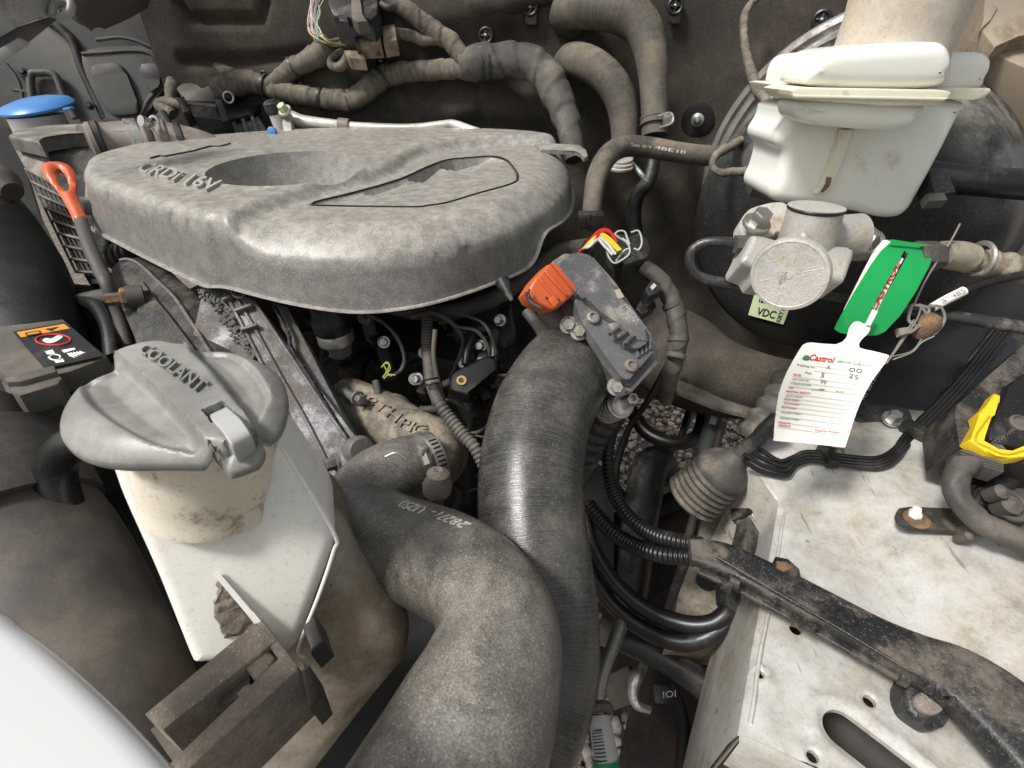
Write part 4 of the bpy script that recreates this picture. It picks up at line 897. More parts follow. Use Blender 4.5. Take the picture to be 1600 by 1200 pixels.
harness('thin harness leaving the right end of tan connector', [(615, 52, .90, 8), (640, 55, .90, 8), (662, 62, .905, 8), (690, 62, .905, 8), (708, 66, .905, 9)])
harness('curled thin harness tail hanging under the tan connector', [(560, 72, .90, 6), (548, 80, .90, 7), (540, 95, .90, 7), (530, 104, .905, 7), (518, 102, .905, 6), (520, 90, .905, 6), (538, 78, .90, 5)], wrap=.03)
harness('thin dusty cable falling behind the air filter duct', [(270, 180, .95, 8), (250, 165, .95, 9), (262, 160, .95, 8), (285, 165, .95, 7)], wrap=.03)
b = MB(); tube([(252, 182, .93, 12), (262, 200, .92, 12), (285, 225, .90, 10)], n=14, mb=b, flat=.6); obj('hose_stub', b, m_deep, label='dark curved stub behind the ribbed intake duct', cat='hose')
# coloured bare wires
t_cw = thing('bare_wires', 'loose bundle of thin bare coloured wires at the top of firewall', 'wires', W(500, 40, .88))
cols = [('black', (.02, .02, .02)), ('green', (.07, .13, .05)), ('pink', (.40, .17, .14)), ('brown', (.10, .06, .04)), ('yellow', (.35, .30, .10)), ('white', (.4, .38, .34)), ('grey', (.12, .11, .10))]
rw = random.Random(11)
for k in range(16):
    nme, c = cols[k % 7]; j = lambda s: rw.uniform(-s, s)
    b = tube([(500 + j(14), -12, .87, 1.6), (492 + j(9), 20 + j(5), .875, 1.6), (490 + j(9), 45 + j(4), .875, 1.6), (502 + j(9), 60 + j(5), .875, 1.6), (530 + j(7), 66 + j(6), .885, 1.6), (562, 56 + j(10), .885, 1.6)], n=6, ds=.004)
    obj('wire', b, flat('wire_' + nme, c, .5), t_cw)
t_tc = thing('tan_connector', 'dust covered tan multi plug connector below the top black box', 'connector', W(585, 55, .88))
ptc = Plane((556, 40, .88), (618, 36, .885), (560, 66, .87))
m_tan = M('dusty_tan_plastic', (.13, .105, .075), dirt=(.26, .20, .13), amt=.5, scale=30, rough=.8, speck=.3, bump=.4)
obj('plug_half', pprism([(557, 40), (592, 38), (595, 66), (560, 68)], ptc, .03, bev=.002), m_tan, t_tc)
obj('plug_half', pprism([(597, 40), (617, 37), (620, 62), (599, 66)], ptc, .03, bev=.002), m_tan, t_tc)
obj('latch', pprism([(566, 43), (572, 43), (572, 60), (566, 60)], ptc, .004, off=.004), m_black, t_tc)
obj('latch', pprism([(582, 42), (592, 41), (592, 48), (582, 49)], ptc, .004, off=.004), m_tan, t_tc)
obj('collar', pprism([(552, 41), (557, 40), (560, 68), (555, 68)], ptc, .03, off=.003), m_black, t_tc)
t_bb = thing('relay_box', 'black relay box cut off by the top edge above tan connector', 'relay box', W(550, 10, .86))
pbb = Plane((512, 0, .86), (590, 0, .86), (550, 28, .84))
obj('box_body', pprism([(508, -40), (590, -40), (590, 20), (580, 30), (545, 26), (520, 24), (512, 5)], pbb, .06, bev=.004), m_black, t_bb)
obj('mount_strap', pprism([(548, -20), (562, -20), (564, 22), (575, 32), (558, 34), (549, 28)], pbb, .02, off=.006, bev=.002), m_dustdark, t_bb)
obj('corner_lug', pprism([(528, 22), (542, 22), (544, 34), (530, 32)], pbb, .02, off=.004, bev=.002), m_black, t_bb)
b = MB(); tube([(595, 5, .86, 5), (606, 12, .86, 6), (618, 8, .86, 5)], n=10, mb=b); obj('clip', b, m_black, t_bb)
b = MB(); pprism([(536, 78), (568, 78), (570, 92), (545, 90)], Plane((536, 78, .89), (570, 78, .89), (545, 90, .88)), .02, mb=b); obj('small_plug', b, m_tan, label='small dusty plug tucked under the tan connector', cat='connector')

# ================================================================== firewall clips, one model and copies
t_cl = thing('panel_clip', 'x', 'clip', (0, 0, 0), group='round push clips on the firewall')
b = MB(); torus(Vector((0, 0, .004)), (0, 0, 1), .012, .003, mb=b, n=20, m=8); obj('rim', b, m_blackclean, t_cl)
b = MB(); lathe([(.011, 0), (.011, .002), (0, .002)], Vector((0, 0, 0)), (0, 0, 1), 20, b); box(Vector((0, 0, .003)), (.022, .003, .004), None, .0005, mb=b); box(Vector((0, 0, .003)), (.003, .022, .004), None, .0005, mb=b); box(Vector((.002, -.012, 0)), (.022, .030, .004), None, .0015, mb=b); obj('base', b, m_blackclean, t_cl)
b = MB(); lathe([(.0038, 0), (.0036, .007), (.002, .009), (0, .0095)], Vector((0, 0, 0)), (0, 0, 1), 14, b); obj('stud', b, m_steel, t_cl)
clips = [(829, 12, .88, 0, 'push clip between the sleeved harness and the upper heater hose', 1), (760, 56, .91, 0, 'push clip above the thick sleeved harness', 1), (597, 96, .95, .2, 'push clip standing over the bend of the long harness', 1), (470, 130, .97, .4, 'push clip just right of the branching harness', .9),
         (502, 131, .97, .2, 'push clip holding the long harness, second of a close pair', .9), (1055, 10, .88, 0, 'push clip at top edge right of the tall heater hose', 1), (1284, 32, .78, .1, 'push clip just left of the brake reservoir neck', 1.1), (368, 60, 1.02, .5, 'lone push clip on the upper left of the felt panel', .8), (413, 117, .95, .3, 'tiny clip on top of the harness junction', .5)]
for i, (u, v, t, a, lab, s) in enumerate(clips):
    o = t_cl if i == 0 else dup(t_cl, (0, 0, 0)); o.location = fwhit(u, v) if u > 700 else W(u, v, t); o['label'] = lab; o.rotation_euler = (math.radians(80), a, math.radians(-12 + 20 * a) if u < 1200 else -.5); o.scale = (s * .95,) * 3
b = MB(); R_ = fwhit(1090, 187); nn = (CC - R_).normalized(); lathe([(.030, -.004), (.0305, 0), (.026, .001), (.013, .001)], R_, (-.35, -1, .05), 36, b)
t_fs = thing('fastening_washer', 'round black washer with shiny stud on the firewall beside booster', 'fastener', R_); obj('disc', b, m_blackclean, t_fs)
b = MB(); lathe([(.012, 0), (.012, .006), (.007, .008), (.006, .014), (.003, .017), (0, .017)], R_, (-.35, -1, .05), 14, b); obj('stud', b, m_steel, t_fs)

# ================================================================== heater hoses
def hose(label, pts, mat, name='hose', n=28, cat='hose', **k): return obj(name, tube(pts, n=n, **k), mat, ang=180, label=label, cat=cat)
t_hh = thing('heater_hose', 'tall upper heater hose bending down with a spring clamp', 'hose', W(1000, 100, .86))
obj('rubber_tube', tube([(893, 40, .93, 22), (884, 22, .90, 26), (905, 12, .87, 29), (940, 12, .85, 31), (975, 18, .84, 32), (1003, 42, .84, 29), (1016, 80, .84, 25), (1021, 125, .845, 22), (1023, 170, .85, 21), (1023, 213, .855, 20)], n=36), m_hose, t_hh, ang=180)
b = MB(); c = W(1023, 190, .85); ax = W(1023, 200, .851) - c; r = 22 * .85 / FPX; lathe([(r * .95, -.006), (r * 1.04, -.006), (r * 1.04, -.003), (r * 1.0, -.003), (r * 1.0, .003), (r * 1.04, .003), (r * 1.04, .006), (r * .95, .006)], c, ax, 30, b); sc_ = obj('spring_clamp', b, m_hose, t_hh)
b = MB(); tube([(1028, 182, .82, 2.2), (1048, 177, .82, 2.2), (1050, 192, .82, 2.2), (1030, 200, .82, 2.2)], n=8, mb=b); box(W(1043, 187, .822), (.014, .004, .014), None, .001, mb=b); obj('clamp_ear', b, m_steel, sc_)
t_hh2 = hose('lower heater hose with blunt end turning down beside the tall one', [(900, 118, .95, 18), (888, 98, .91, 23), (905, 95, .885, 25), (930, 105, .87, 25), (955, 128, .865, 25), (970, 158, .87, 24), (976, 195, .88, 22), (976, 240, .89, 20)], m_hose, 'heater_hose')
hose('thin black hose dropping behind the vacuum hose', [(1023, 215, .86, 10), (1020, 255, .87, 11), (1012, 285, .87, 11), (996, 305, .87, 12), (990, 335, .88, 12), (995, 380, .9, 12)], m_black, 'drain_hose', n=20)
t_vh = thing('vacuum_hose', 'dusty brown vacuum hose arching from booster to engine', 'hose', W(960, 250, .74))
vh = [(924, 345, .70, 14), (926, 315, .71, 15), (933, 275, .72, 16), (950, 243, .735, 16.5), (975, 229, .745, 16), (1010, 230, .75, 15.5), (1060, 238, .75, 15), (1100, 243, .75, 15), (1140, 243, .75, 14)]
obj('rubber_tube', tube(vh, n=28), m_hose, t_vh, ang=180)
obj('printed_code', tube_text('Sealon 48E1B', vh, .52, .78, -.05, .25), m_mark, t_vh)
b = MB(); box(W(925, 345, .69), (.030, .022, .022), None, .002, mb=b); box(W(912, 342, .685), (.016, .018, .018), None, .002, mb=b); obj('end_connector', b, m_black, t_vh)
b = MB()
for k in range(3): c = W(968, 247 + k * 6, .80); lathe([(.018, -.002), (.021, -.0015), (.021, .0015), (.018, .002)], c, (0, -.2, 1), 24, b)
obj('banjo_rings', b, m_alupipe, label='stacked pale metal rings half hidden under the vacuum hose', cat='fitting')
b = MB(); tube([(980, 247, .82, 3), (1000, 270, .80, 4), (1012, 285, .79, 3)], n=8, mb=b, flat=.5); obj('metal_strap', b, m_steel, label='thin metal strap between the small hoses below vacuum hose', cat='strap')

# ================================================================== brake booster
t_bo = thing('brake_booster', 'large round black brake booster with dusty clamp ring', 'brake booster', W(1345, 320, .80))
Cb, Cf = W(1348, 306, .86), W(1276, 372, .66); ab = (Cf - Cb).normalized()
b = MB(); lathe([(.25, -.03), (.270, -.012), (.276, 0), (.272, .008), (.264, .010), (.261, .004), (.256, .004), (.253, .013), (.246, .015), (.243, .008), (.238, .008), (.234, .018), (.224, .020)], Cb, ab, 120, b)
m_ring = M('dusty_clamp_ring', (.42, .41, .39), dirt=(.17, .14, .11), amt=.42, scale=24, rough=.35, metal=.6, bump=.4, sharp=.3)
obj('clamp_ring', b, m_ring, t_bo, ang=30)
b = MB(); lathe([(.224, .017), (.214, .05), (.204, .09), (.197, .14), (.192, .19), (.187, .24), (.180, .262), (.168, .274), (.14, .279), (.10, .281), (.05, .282), (.0, .283)], Cb, ab, 96, b)
m_boost = M('dusty_black_booster', (.018, .018, .018), dirt=(.21, .195, .165), amt=.46, scale=22, rough=.30, up=1.0, speck=.3, speckcol=(.3, .27, .2), bump=.2, sharp=.35)
obj('shell', b, m_boost, t_bo, ang=180)
pv = Cb + ab * .2
plab = Plane.__new__(Plane); plab.p = Cb + ab * .284; plab.n = ab
lb = obj('sticker', pprism([(1181, 452), (1240, 466), (1224, 507), (1169, 492)], plab, .0008, bev=0), m_lime, t_bo)
T1 = textmesh('VDC', plab(1181, 491, .0004), plab(1210, 498, .0004), plab(1185, 480, .0004), plab.n * .0003, bold=.02); textmesh('62KY 0258', plab(1218, 504, .0004), plab(1232, 471, .0004), plab(1212, 502, .0004), plab.n * .0003, T1, bold=.02)
for i, x in enumerate([0, 3, 5, 9, 12, 14, 18, 22, 24, 28]):
    T1 = pprism([(1188 + x, 463 + x * .25), (1189.6 + x + (i % 3) * .5, 463.3 + x * .25), (1186.6 + x + (i % 3) * .5, 472.5 + x * .25), (1185 + x, 472 + x * .25)], plab, .0003, off=.0004, bev=0, mb=T1)
obj('print', T1, m_ink, lb)
# grey port with elbow on the booster, top left
t_cv = thing('check_valve', 'dusty round vacuum check valve with clip at booster rim', 'valve', W(1190, 245, .70))
b = MB(); tube([(1130, 243, .745, 17), (1150, 243, .73, 17), (1175, 242, .71, 18)], n=24, mb=b); obj('port', b, m_dust, t_cv)
b = MB(); lathe([(.030, -.03), (.031, -.004), (.028, .002), (.018, .004), (.016, .006), (0, .006)], W(1196, 248, .69), (-.5, -1, .2), 32, b); torus(W(1194, 244, .70), (-.5, -1, .2), .036, .004, mb=b); obj('valve_body', b, m_boot, t_cv)
b = MB(); box(W(1205, 190, .69), (.035, .02, .045), Matrix.Rotation(.4, 3, 'Y'), .003, mb=b); obj('bracket', b, m_body, t_cv)
harness('thin taped sensor cable wandering down the firewall to the booster', [(1190, -10, .84, 5), (1166, 18, .84, 6), (1162, 55, .83, 6), (1170, 100, .81, 7), (1182, 138, .78, 8), (1196, 158, .75, 7), (1192, 180, .73, 6), (1172, 208, .71, 6), (1140, 230, .69, 7), (1118, 244, .68, 6), (1114, 262, .67, 5), (1130, 270, .665, 6), (1150, 268, .66, 7), (1185, 270, .65, 6)], wrap=.02, n=14)
b = MB(); pq = Plane((1178, 258, .64), (1208, 262, .635), (1180, 290, .63)); pprism([(1182, 258), (1207, 255), (1212, 288), (1205, 295), (1178, 290), (1172, 275)], pq, .02, mb=b); obj('sensor_plug', b, m_boot, label='grey square sensor plug against the lower left of brake reservoir', cat='connector')
b = MB(); pprism([(1190, 268), (1200, 268), (1200, 280), (1190, 280)], pq, .004, off=.003, mb=b); o_ = obj('latch_window', b, m_black, bpy.data.objects['sensor_plug'])

# ================================================================== master cylinder
t_mc = thing('master_cylinder', 'cast aluminium brake master cylinder with round end cap', 'master cylinder', W(1240, 420, .47))
pm = Plane((1165, 380, .455), (1338, 400, .455), (1240, 440, .445))
cast = [(1176, 364), (1195, 366), (1225, 375), (1248, 372), (1262, 376), (1290, 380), (1325, 382), (1338, 390), (1336, 402), (1326, 430), (1322, 438), (1300, 436), (1275, 438), (1190, 430), (1183, 416), (1162, 408), (1160, 400), (1170, 380)]
obj('casting', rprism(rnd(cast, 3, .2), pm, .035, r=.006), m_alu, t_mc)
b = MB(); cc = W(1232, 430, .43); ax = (CC - cc).normalized() + Vector((-.15, 0, -.25)); lathe([(.026, -.03), (.026, -.008), (.031, -.007), (.031, -.003), (.0300, 0), (.0275, .0005), (.0270, 0), (.003, 0), (.003, .0006), (0, .0006)], cc, ax, 56, b); ed = obj('end_cap', b, m_alu, t_mc, ang=25)
Be = basis(ax); b = MB()
for k in range(3):
    a = k * math.pi / 3 + .4; d = Be @ Vector((math.cos(a), math.sin(a), 0))
    tube([(*(cc + d * .010), .0003), (*(cc + d * .026), .0003)], n=6, world=True, straight=True, mb=b); tube([(*(cc - d * .010), .0003), (*(cc - d * .026), .0003)], n=6, world=True, straight=True, mb=b)
textmesh('EPN', cc + Vector((-.009, 0, -.003)) + ax.normalized() * .0003, cc + Vector((.009, 0, -.003)) + ax.normalized() * .0003, cc + Vector((-.009, .0012, .003)) + ax.normalized() * .0003, ax.normalized() * .0006, b)
obj('cast_marks', b, m_alu, ed)
b = MB(); lathe([(.0245, -.01), (.0235, .010), (.023, .024), (.0235, .026)], W(1262, 368, .47), (0, .05, 1), 40, b); obj('neck', b, m_alu, t_mc)
b = MB(); torus(W(1262, 368, .47) + Vector((0, .001, .024)), (0, .05, 1), .0222, .0018, mb=b); obj('seal_ring', b, m_blackclean, t_mc)
b = MB(); lathe([(.020, -.05), (.020, .02)], W(1310, 370, .49), (1, .1, .05), 28, b); obj('side_barrel', b, m_alu, t_mc)
pg_ = Plane((1160, 350, .49), (1230, 340, .50), (1190, 380, .48))
obj('flange', pprism(smoothpoly([(1168, 330), (1185, 322), (1215, 316), (1240, 322), (1232, 345), (1215, 365), (1185, 372), (1162, 368), (1155, 350)], 4), pg_, .012, bev=.003), m_alu, t_mc)
obj('flange', pprism(smoothpoly([(1300, 350), (1330, 345), (1360, 352), (1384, 366), (1380, 392), (1330, 395), (1300, 380)], 4), Plane((1300, 350, .53), (1380, 360, .54), (1340, 390, .52)), .012, bev=.003), m_alu, t_mc)
b = MB(); bolt(W(1181, 352, .475), pg_.n, .0085, .016, b); obj('bolt', b, m_steel, t_mc)
b = MB(); bolt(W(1347, 375, .51), Vector((.4, -.8, .1)), .008, .014, b); obj('bolt', b, m_steel, t_mc)
b = MB(); lathe([(.004, 0), (.0035, .006), (0, .008)], W(1252, 376, .45), (0, -.4, 1), 14, b); obj('nub', b, m_alu, t_mc)
# brake pipes
t_bp = thing('brake_pipe', 'glossy dark brake pipe looping left of master cylinder', 'pipe', W(1120, 410, .50))
m_pipe = M('dark_steel_pipe', (.07, .07, .07), dirt=(.14, .125, .10), amt=.4, scale=40, rough=.3, metal=.6, bump=.15)
obj('pipe_run', tube([(1160, 383, .48, 9), (1130, 378, .48, 8), (1100, 380, .485, 8), (1080, 394, .49, 8), (1080, 418, .495, 8), (1100, 436, .50, 8.5), (1150, 445, .50, 9), (1210, 452, .50, 8), (1290, 462, .505, 7), (1345, 470, .51, 7)], n=20), m_pipe, t_bp, ang=180)
b = MB(); lathe([(.0085, -.006), (.0085, .006)], W(1158, 382, .475), (1, 0, 0), 6, b); obj('union_nut', b, m_body, t_bp)

# ================================================================== brake fluid reservoir
t_br = thing('brake_reservoir', 'translucent white brake fluid reservoir with moulded seam above master cylinder', 'reservoir', W(1380, 330, .47))
pb1 = Plane((1240, 160, .47), (1520, 160, .47), Vector(W(1240, 160, .47)) + Vector((0, -.004, -.1)))
low = [(1238, 160), (1232, 190), (1216, 212), (1215, 226), (1228, 240), (1218, 275), (1206, 298), (1208, 312), (1222, 320), (1330, 330), (1385, 344), (1408, 342), (1425, 330), (1442, 300), (1475, 240), (1505, 180), (1522, 152)]
obj('lower_tank', rprism(rnd(low, 5, .42), pb1, .075, r=.011), m_brake, t_br, ang=70)
obj('upper_tank', rprism(rnd([(1244, 150), (1250, 108), (1266, 86), (1300, 80), (1500, 82), (1538, 80), (1556, 88), (1556, 106), (1545, 125), (1536, 145)], 5, .45), pb1, .07, r=.010), m_brake, t_br, ang=70)
obj('seam_flange', pprism([(1228, 134), (1240, 132), (1548, 138), (1550, 142), (1538, 155), (1520, 156), (1234, 147)], pb1, .085, off=.006, bev=.0015), m_seam, t_br)
fp_ = Plane((1250, 160, .43), (1455, 160, .43), Vector(W(1250, 160, .43)) + Vector((0, -.004, -.1)))
obj('front_lobe', rprism(rnd([(1246, 160), (1248, 184), (1264, 196), (1330, 202), (1400, 206), (1428, 202), (1447, 184), (1458, 162), (1400, 150), (1300, 150)], 5, .45), fp_, .04, r=.011), m_brake, t_br, ang=70)
obj('front_dome', rprism(rnd([(1256, 140), (1266, 108), (1282, 84), (1310, 74), (1462, 62), (1490, 68), (1498, 96), (1487, 120), (1476, 142)], 5, .45), fp_, .05, r=.012), m_brake, t_br, ang=70)
obj('front_seam', pprism([(1236, 142), (1250, 137), (1476, 141), (1487, 144), (1484, 152), (1474, 160), (1460, 167), (1380, 165), (1245, 156)], fp_, .055, off=.006, bev=.0015), m_seam, t_br)
obj('seam_step', pprism([(1238, 148), (1484, 153), (1474, 158), (1240, 153)], fp_, .03, off=.0085, bev=.001), m_seam, t_br)
nb, ntp = W(1392, 76, .455), W(1412, -30, .445)
b = MB(); lathe([(.052, -.02), (.0475, -.008), (.0455, .0), (.0455, .02), (.048, .06), (.049, .075), (.0, .075)], nb, (.02, -.02, 1), 56, b); obj('filler_neck', b, M('stained_neck', (.62, .58, .50), dirt=(.42, .31, .20), amt=.42, scale=14, rough=.4, speck=.3, sscale=160, speckcol=(.25, .18, .12), bump=.08, sss=.3, sharp=.5, var=.05), t_br, ang=60)
b = MB(); lathe([(.052, .058), (.054, .06), (.054, .08), (.05, .085), (0, .085)], nb, (.02, -.02, 1), 40, b); obj('screw_cap', b, m_black, t_br)
rib = [(1316, 203), (1336, 203), (1325, 225), (1312, 262), (1302, 290), (1292, 302), (1276, 303), (1285, 292), (1300, 255), (1312, 222)]
obj('front_rib', pprism(rib, pb1, .012, off=.008, bev=.0015), m_seam, t_br)
obj('rib_stain', pprism([(1292, 276), (1300, 278), (1296, 292), (1286, 301), (1282, 300), (1290, 288)], pb1, .001, off=.0088, bev=0), m_rust, t_br)
# ================================================================== throttle body with its actuator
t_tb = thing('throttle_actuator', 'grey plastic throttle actuator with three ribs above intake hose', 'actuator', W(940, 490, .48))
pt = Plane((880, 440, .475), (960, 430, .49), (990, 590, .455))
obj('lower_housing', pprism([(862, 408), (880, 396), (925, 400), (960, 440), (1016, 520), (1030, 552), (1022, 566), (988, 604), (976, 602), (952, 572), (888, 476), (884, 450), (870, 440)], pt, .022, bev=.002, round_=.1, off=-.006), m_grey, t_tb)
obj('gasket_edge', pprism([(884, 470), (890, 465), (956, 565), (984, 598), (1022, 562), (1030, 566), (988, 612), (976, 608), (950, 576)], pt, .008, off=-.010, bev=.001), m_steel, t_tb)
obj('cover_plate', pprism([(880, 400), (905, 394), (925, 400), (940, 418), (958, 440), (975, 462), (1004, 506), (1018, 528), (1022, 548), (1012, 560), (982, 594), (972, 590), (950, 562), (908, 500), (898, 470), (905, 455), (888, 440), (880, 422)], pt, .012, bev=.003, seg=3, round_=.14, off=.006), m_grey, t_tb)
obj('motor_dome', pprism([(872, 420), (884, 402), (905, 396), (928, 404), (946, 430), (962, 455), (985, 480), (1012, 515), (1012, 530), (996, 536), (968, 506), (945, 492), (912, 462), (900, 458), (880, 438)], pt, .014, bev=.006, seg=4, round_=.2, off=.014), m_grey, t_tb)
obj('raised_block', pprism([(950, 505), (985, 498), (1012, 516), (1012, 535), (996, 545), (976, 540)], pt, .010, bev=.003, off=.013, round_=.12), m_grey, t_tb)
for k in range(3): obj('rib', pprism([(953 + k * 12, 519 + k * 8), (968 + k * 12, 508 + k * 8), (971 + k * 12, 510 + k * 8), (956 + k * 12, 523 + k * 8)], pt, .004, off=.017, bev=.0004), m_black, t_tb)
for k in range(4): obj('edge_rib', pprism([(993 + k * 7, 543 - k * 4), (996 + k * 7, 541 - k * 4), (1001 + k * 6, 556 - k * 4), (997 + k * 6, 558 - k * 4)], pt, .006, off=.009, bev=.0004), m_grey, t_tb)
obj('code_sticker', pprism([(960, 453), (968, 451), (975, 464), (966, 467)], pt, .0005, off=.0146, bev=0), flat('tan_sticker', (.4, .33, .26), .6), t_tb)
tx = textmesh('39460 4A', pt(974, 476, .0146), pt(997, 503, .0146), pt(977, 474, .0146), pt.n * .0003); textmesh('11 2B06', pt(970, 480, .0146), pt(990, 504, .0146), pt(973, 478, .0146), pt.n * .0003, tx); obj('moulded_print', tx, m_greyink, t_tb)
for (u, v) in [(925, 498), (984, 573)]:
    b = MB(); p = pt(u, v, .006); lathe([(.006, 0), (.006, .004), (.0045, .005), (.0035, .005), (.003, .003), (0, .003)], p, pt.n, 18, b); obj('screw', b, m_bolt, t_tb)
for (u, v, t) in [(889, 508, .475), (963, 604, .465), (905, 518, .47), (960, 594, .47)][:3]:
    b = MB(); bolt(W(u, v, t), (-.1, -.8, .5), .0058, .012, b); obj('mount_bolt', b, m_bolt, t_tb)
b = MB(); lathe([(.036, -.01), (.038, .01), (.038, .05)], W(905, 500, .54), (W(905, 500, .54) - W(925, 548, .53)), 40, b); tube([(850, 480, .50, 18), (870, 500, .50, 20), (880, 520, .50, 16)], n=20, mb=b); obj('throat', b, m_dustdark, t_tb)
t_oc = thing('orange_connector', 'orange electrical plug pushed into the throttle actuator', 'connector', W(865, 450, .46))
po = Plane((862, 413, .455), (898, 452, .46), (828, 450, .45))
obj('shell', pprism([(856, 413), (868, 412), (900, 447), (901, 458), (870, 483), (860, 484), (829, 468), (823, 456), (835, 436)], po, .030, bev=.003, seg=3), m_orange, t_oc)
obj('lip', pprism([(861, 411), (868, 410), (903, 450), (898, 456)], po, .034, off=.003, bev=.001), m_orange, t_oc)
obj('groove_rib', pprism([(850, 424), (854, 421), (888, 460), (884, 463)], po, .01, off=.002, bev=.0006), m_orange, t_oc)
obj('groove_rib', pprism([(840, 434), (843, 431), (872, 468), (868, 471)], po, .01, off=.002, bev=.0006), m_orange, t_oc)
obj('latch', pprism([(856, 468), (866, 461), (875, 472), (866, 481)], po, .006, off=.004, bev=.001), m_orange, t_oc)
obj('latch_gap', pprism([(853, 463), (864, 470), (872, 466), (876, 470), (868, 476), (853, 467)], po, .003, off=.0012, bev=0), m_deep, t_oc)
b = MB(); tube([(823, 458, .45, 3), (829, 472, .44, 3), (845, 482, .44, 3)], n=8, mb=b); tube([(827, 452, .445, 1.5), (826, 462, .44, 1.5), (834, 468, .44, 1.5)], n=8, mb=b); obj('seal_wire', b, m_black, t_oc)
# black plug with coloured wires
t_bc = thing('black_wire_plug', 'black plug with red, yellow and white wires behind actuator', 'connector', W(975, 385, .52))
pk = Plane((940, 385, .52), (1000, 370, .53), (960, 410, .51))
obj('shell', pprism([(985, 368), (1000, 362), (1012, 372), (1018, 392), (1012, 402), (975, 414), (968, 400)], pk, .035, bev=.003, off=-.002), m_black, t_bc)
b = MB()
for a in [[(948, 392), (952, 403), (960, 411), (972, 406), (982, 398), (984, 388), (978, 378), (968, 372), (960, 366)], [(960, 366), (967, 361), (976, 362), (980, 372), (984, 382)], [(986, 363), (998, 361), (1003, 378), (998, 390), (990, 388)], [(955, 398), (966, 390)], [(962, 408), (975, 392), (984, 388)], [(972, 372), (984, 380)]]:
    tube([(u, v, .505, 1.5) for u, v in a], n=6, mb=b)
obj('cage', b, m_greyink, t_bc)
obj('cage_back', pprism([(950, 385), (965, 365), (985, 368), (985, 398), (962, 412), (950, 402)], pk, .01, off=.001, bev=.001), m_black, t_bc)
for nme, c, pts in [('red', (.55, .02, .01), [(925, 372), (938, 360), (950, 360), (962, 372)]), ('red', (.55, .02, .01), [(928, 375), (940, 362), (953, 364), (964, 378)]), ('yellow', (.75, .55, .03), [(922, 378), (938, 366), (952, 372), (970, 391)]), ('yellow', (.75, .55, .03), [(922, 380), (936, 368), (948, 374), (966, 392)]), ('white', (.6, .6, .57), [(922, 383), (936, 372), (948, 380), (962, 397)]), ('white', (.6, .6, .57), [(920, 386), (934, 375), (944, 384), (957, 398)])]:
    obj('wire', tube([(902, 398, .53, 2.0), (912, 388, .515, 2.2)] + [(u, v, .50, 2.3) for u, v in pts], n=8), flat('bright_wire_' + nme, c, .4), t_bc)
obj('sheath', tube([(895, 405, .56, 8), (910, 390, .54, 8), (924, 378, .515, 8)], n=16), m_black, t_bc)
harness('banded black loom curving down right of the actuator', [(1002, 415, .53, 12), (1025, 432, .53, 13), (1045, 458, .53, 14), (1056, 490, .53, 15), (1060, 525, .53, 15), (1055, 560, .54, 14), (1046, 590, .55, 13), (1040, 625, .58, 11)], mat=m_dustdark, wrap=.03, n=24)
for (u, v, du, dv) in [(1050, 477, 5, 14), (1057, 500, 3, 14), (1059, 530, -1, 14), (1056, 556, -3, 12)]:
    b = MB(); c = W(u, v, .53); R_ = 15.5 * .53 / FPX; lathe([(R_ * .9, -.003), (R_, -.002), (R_, .002), (R_ * .9, .003)], c, W(u + du, v + dv, .53) - c, 24, b); obj('tape_band', b, m_body, bpy.data.objects[[o.name for o in bpy.data.objects if o.get('label', '').startswith('banded black loom')][0]])
b = MB(); ph = Plane((1008, 445, .51), (1030, 435, .515), (1015, 462, .505)); pprism([(1008, 452), (1018, 436), (1034, 442), (1030, 456), (1014, 464)], ph, .015, mb=b); o_ = obj('loom_clip', b, m_black, label='square black clip holding the banded loom', cat='clip'); obj('clip_slot', pprism([(1016, 448), (1022, 442), (1026, 446), (1020, 453)], ph, .002, off=.001, bev=0), m_greyink, o_)
b = MB(); pprism([(1000, 470), (1020, 460), (1026, 478), (1004, 492), (994, 482)], ph, .015, mb=b, off=-.03); obj('mount_plate', b, m_black, label='black mounting plate between actuator and banded loom', cat='bracket')
# ribbed metal sensor
t_rs = thing('ribbed_sensor', 'shiny ribbed metal plug with hexagonal end below actuator', 'sensor', W(965, 635, .50))
a_, c_ = W(948, 642, .53), W(990, 622, .475); ax = c_ - a_; L_ = ax.length; r = 22 * .5 / FPX; pr_ = [(r, 0)]
for k in range(5): h = .002 + k * L_ * .11; pr_ += [(r, h), (r, h + L_ * .06), (r * .86, h + L_ * .065), (r * .86, h + L_ * .105)]
pr_ += [(r * .9, L_ * .62), (r * .75, L_ * .66), (0, L_ * .66)]
b = MB(); lathe(pr_, a_, ax, 36, b); obj('ribbed_sleeve', b, m_steel, t_rs, ang=30)
b = MB(); lathe([(r * .45, L_ * .6), (r * .45, L_ * .98), (r * .36, L_), (r * .25, L_), (r * .2, L_ * .9), (0, L_ * .9)], a_, ax, 6, b); obj('hex_end', b, m_steel, t_rs, ang=20)
t_bt = obj('banded_elbow', tube([(945, 645, .54, 26), (925, 672, .55, 28), (912, 700, .56, 28), (905, 720, .57, 28)], n=28, corr=.012, amp=.06), m_black, ang=40, label='black ribbed elbow hidden between ribbed sensor and intake hose', cat='hose')

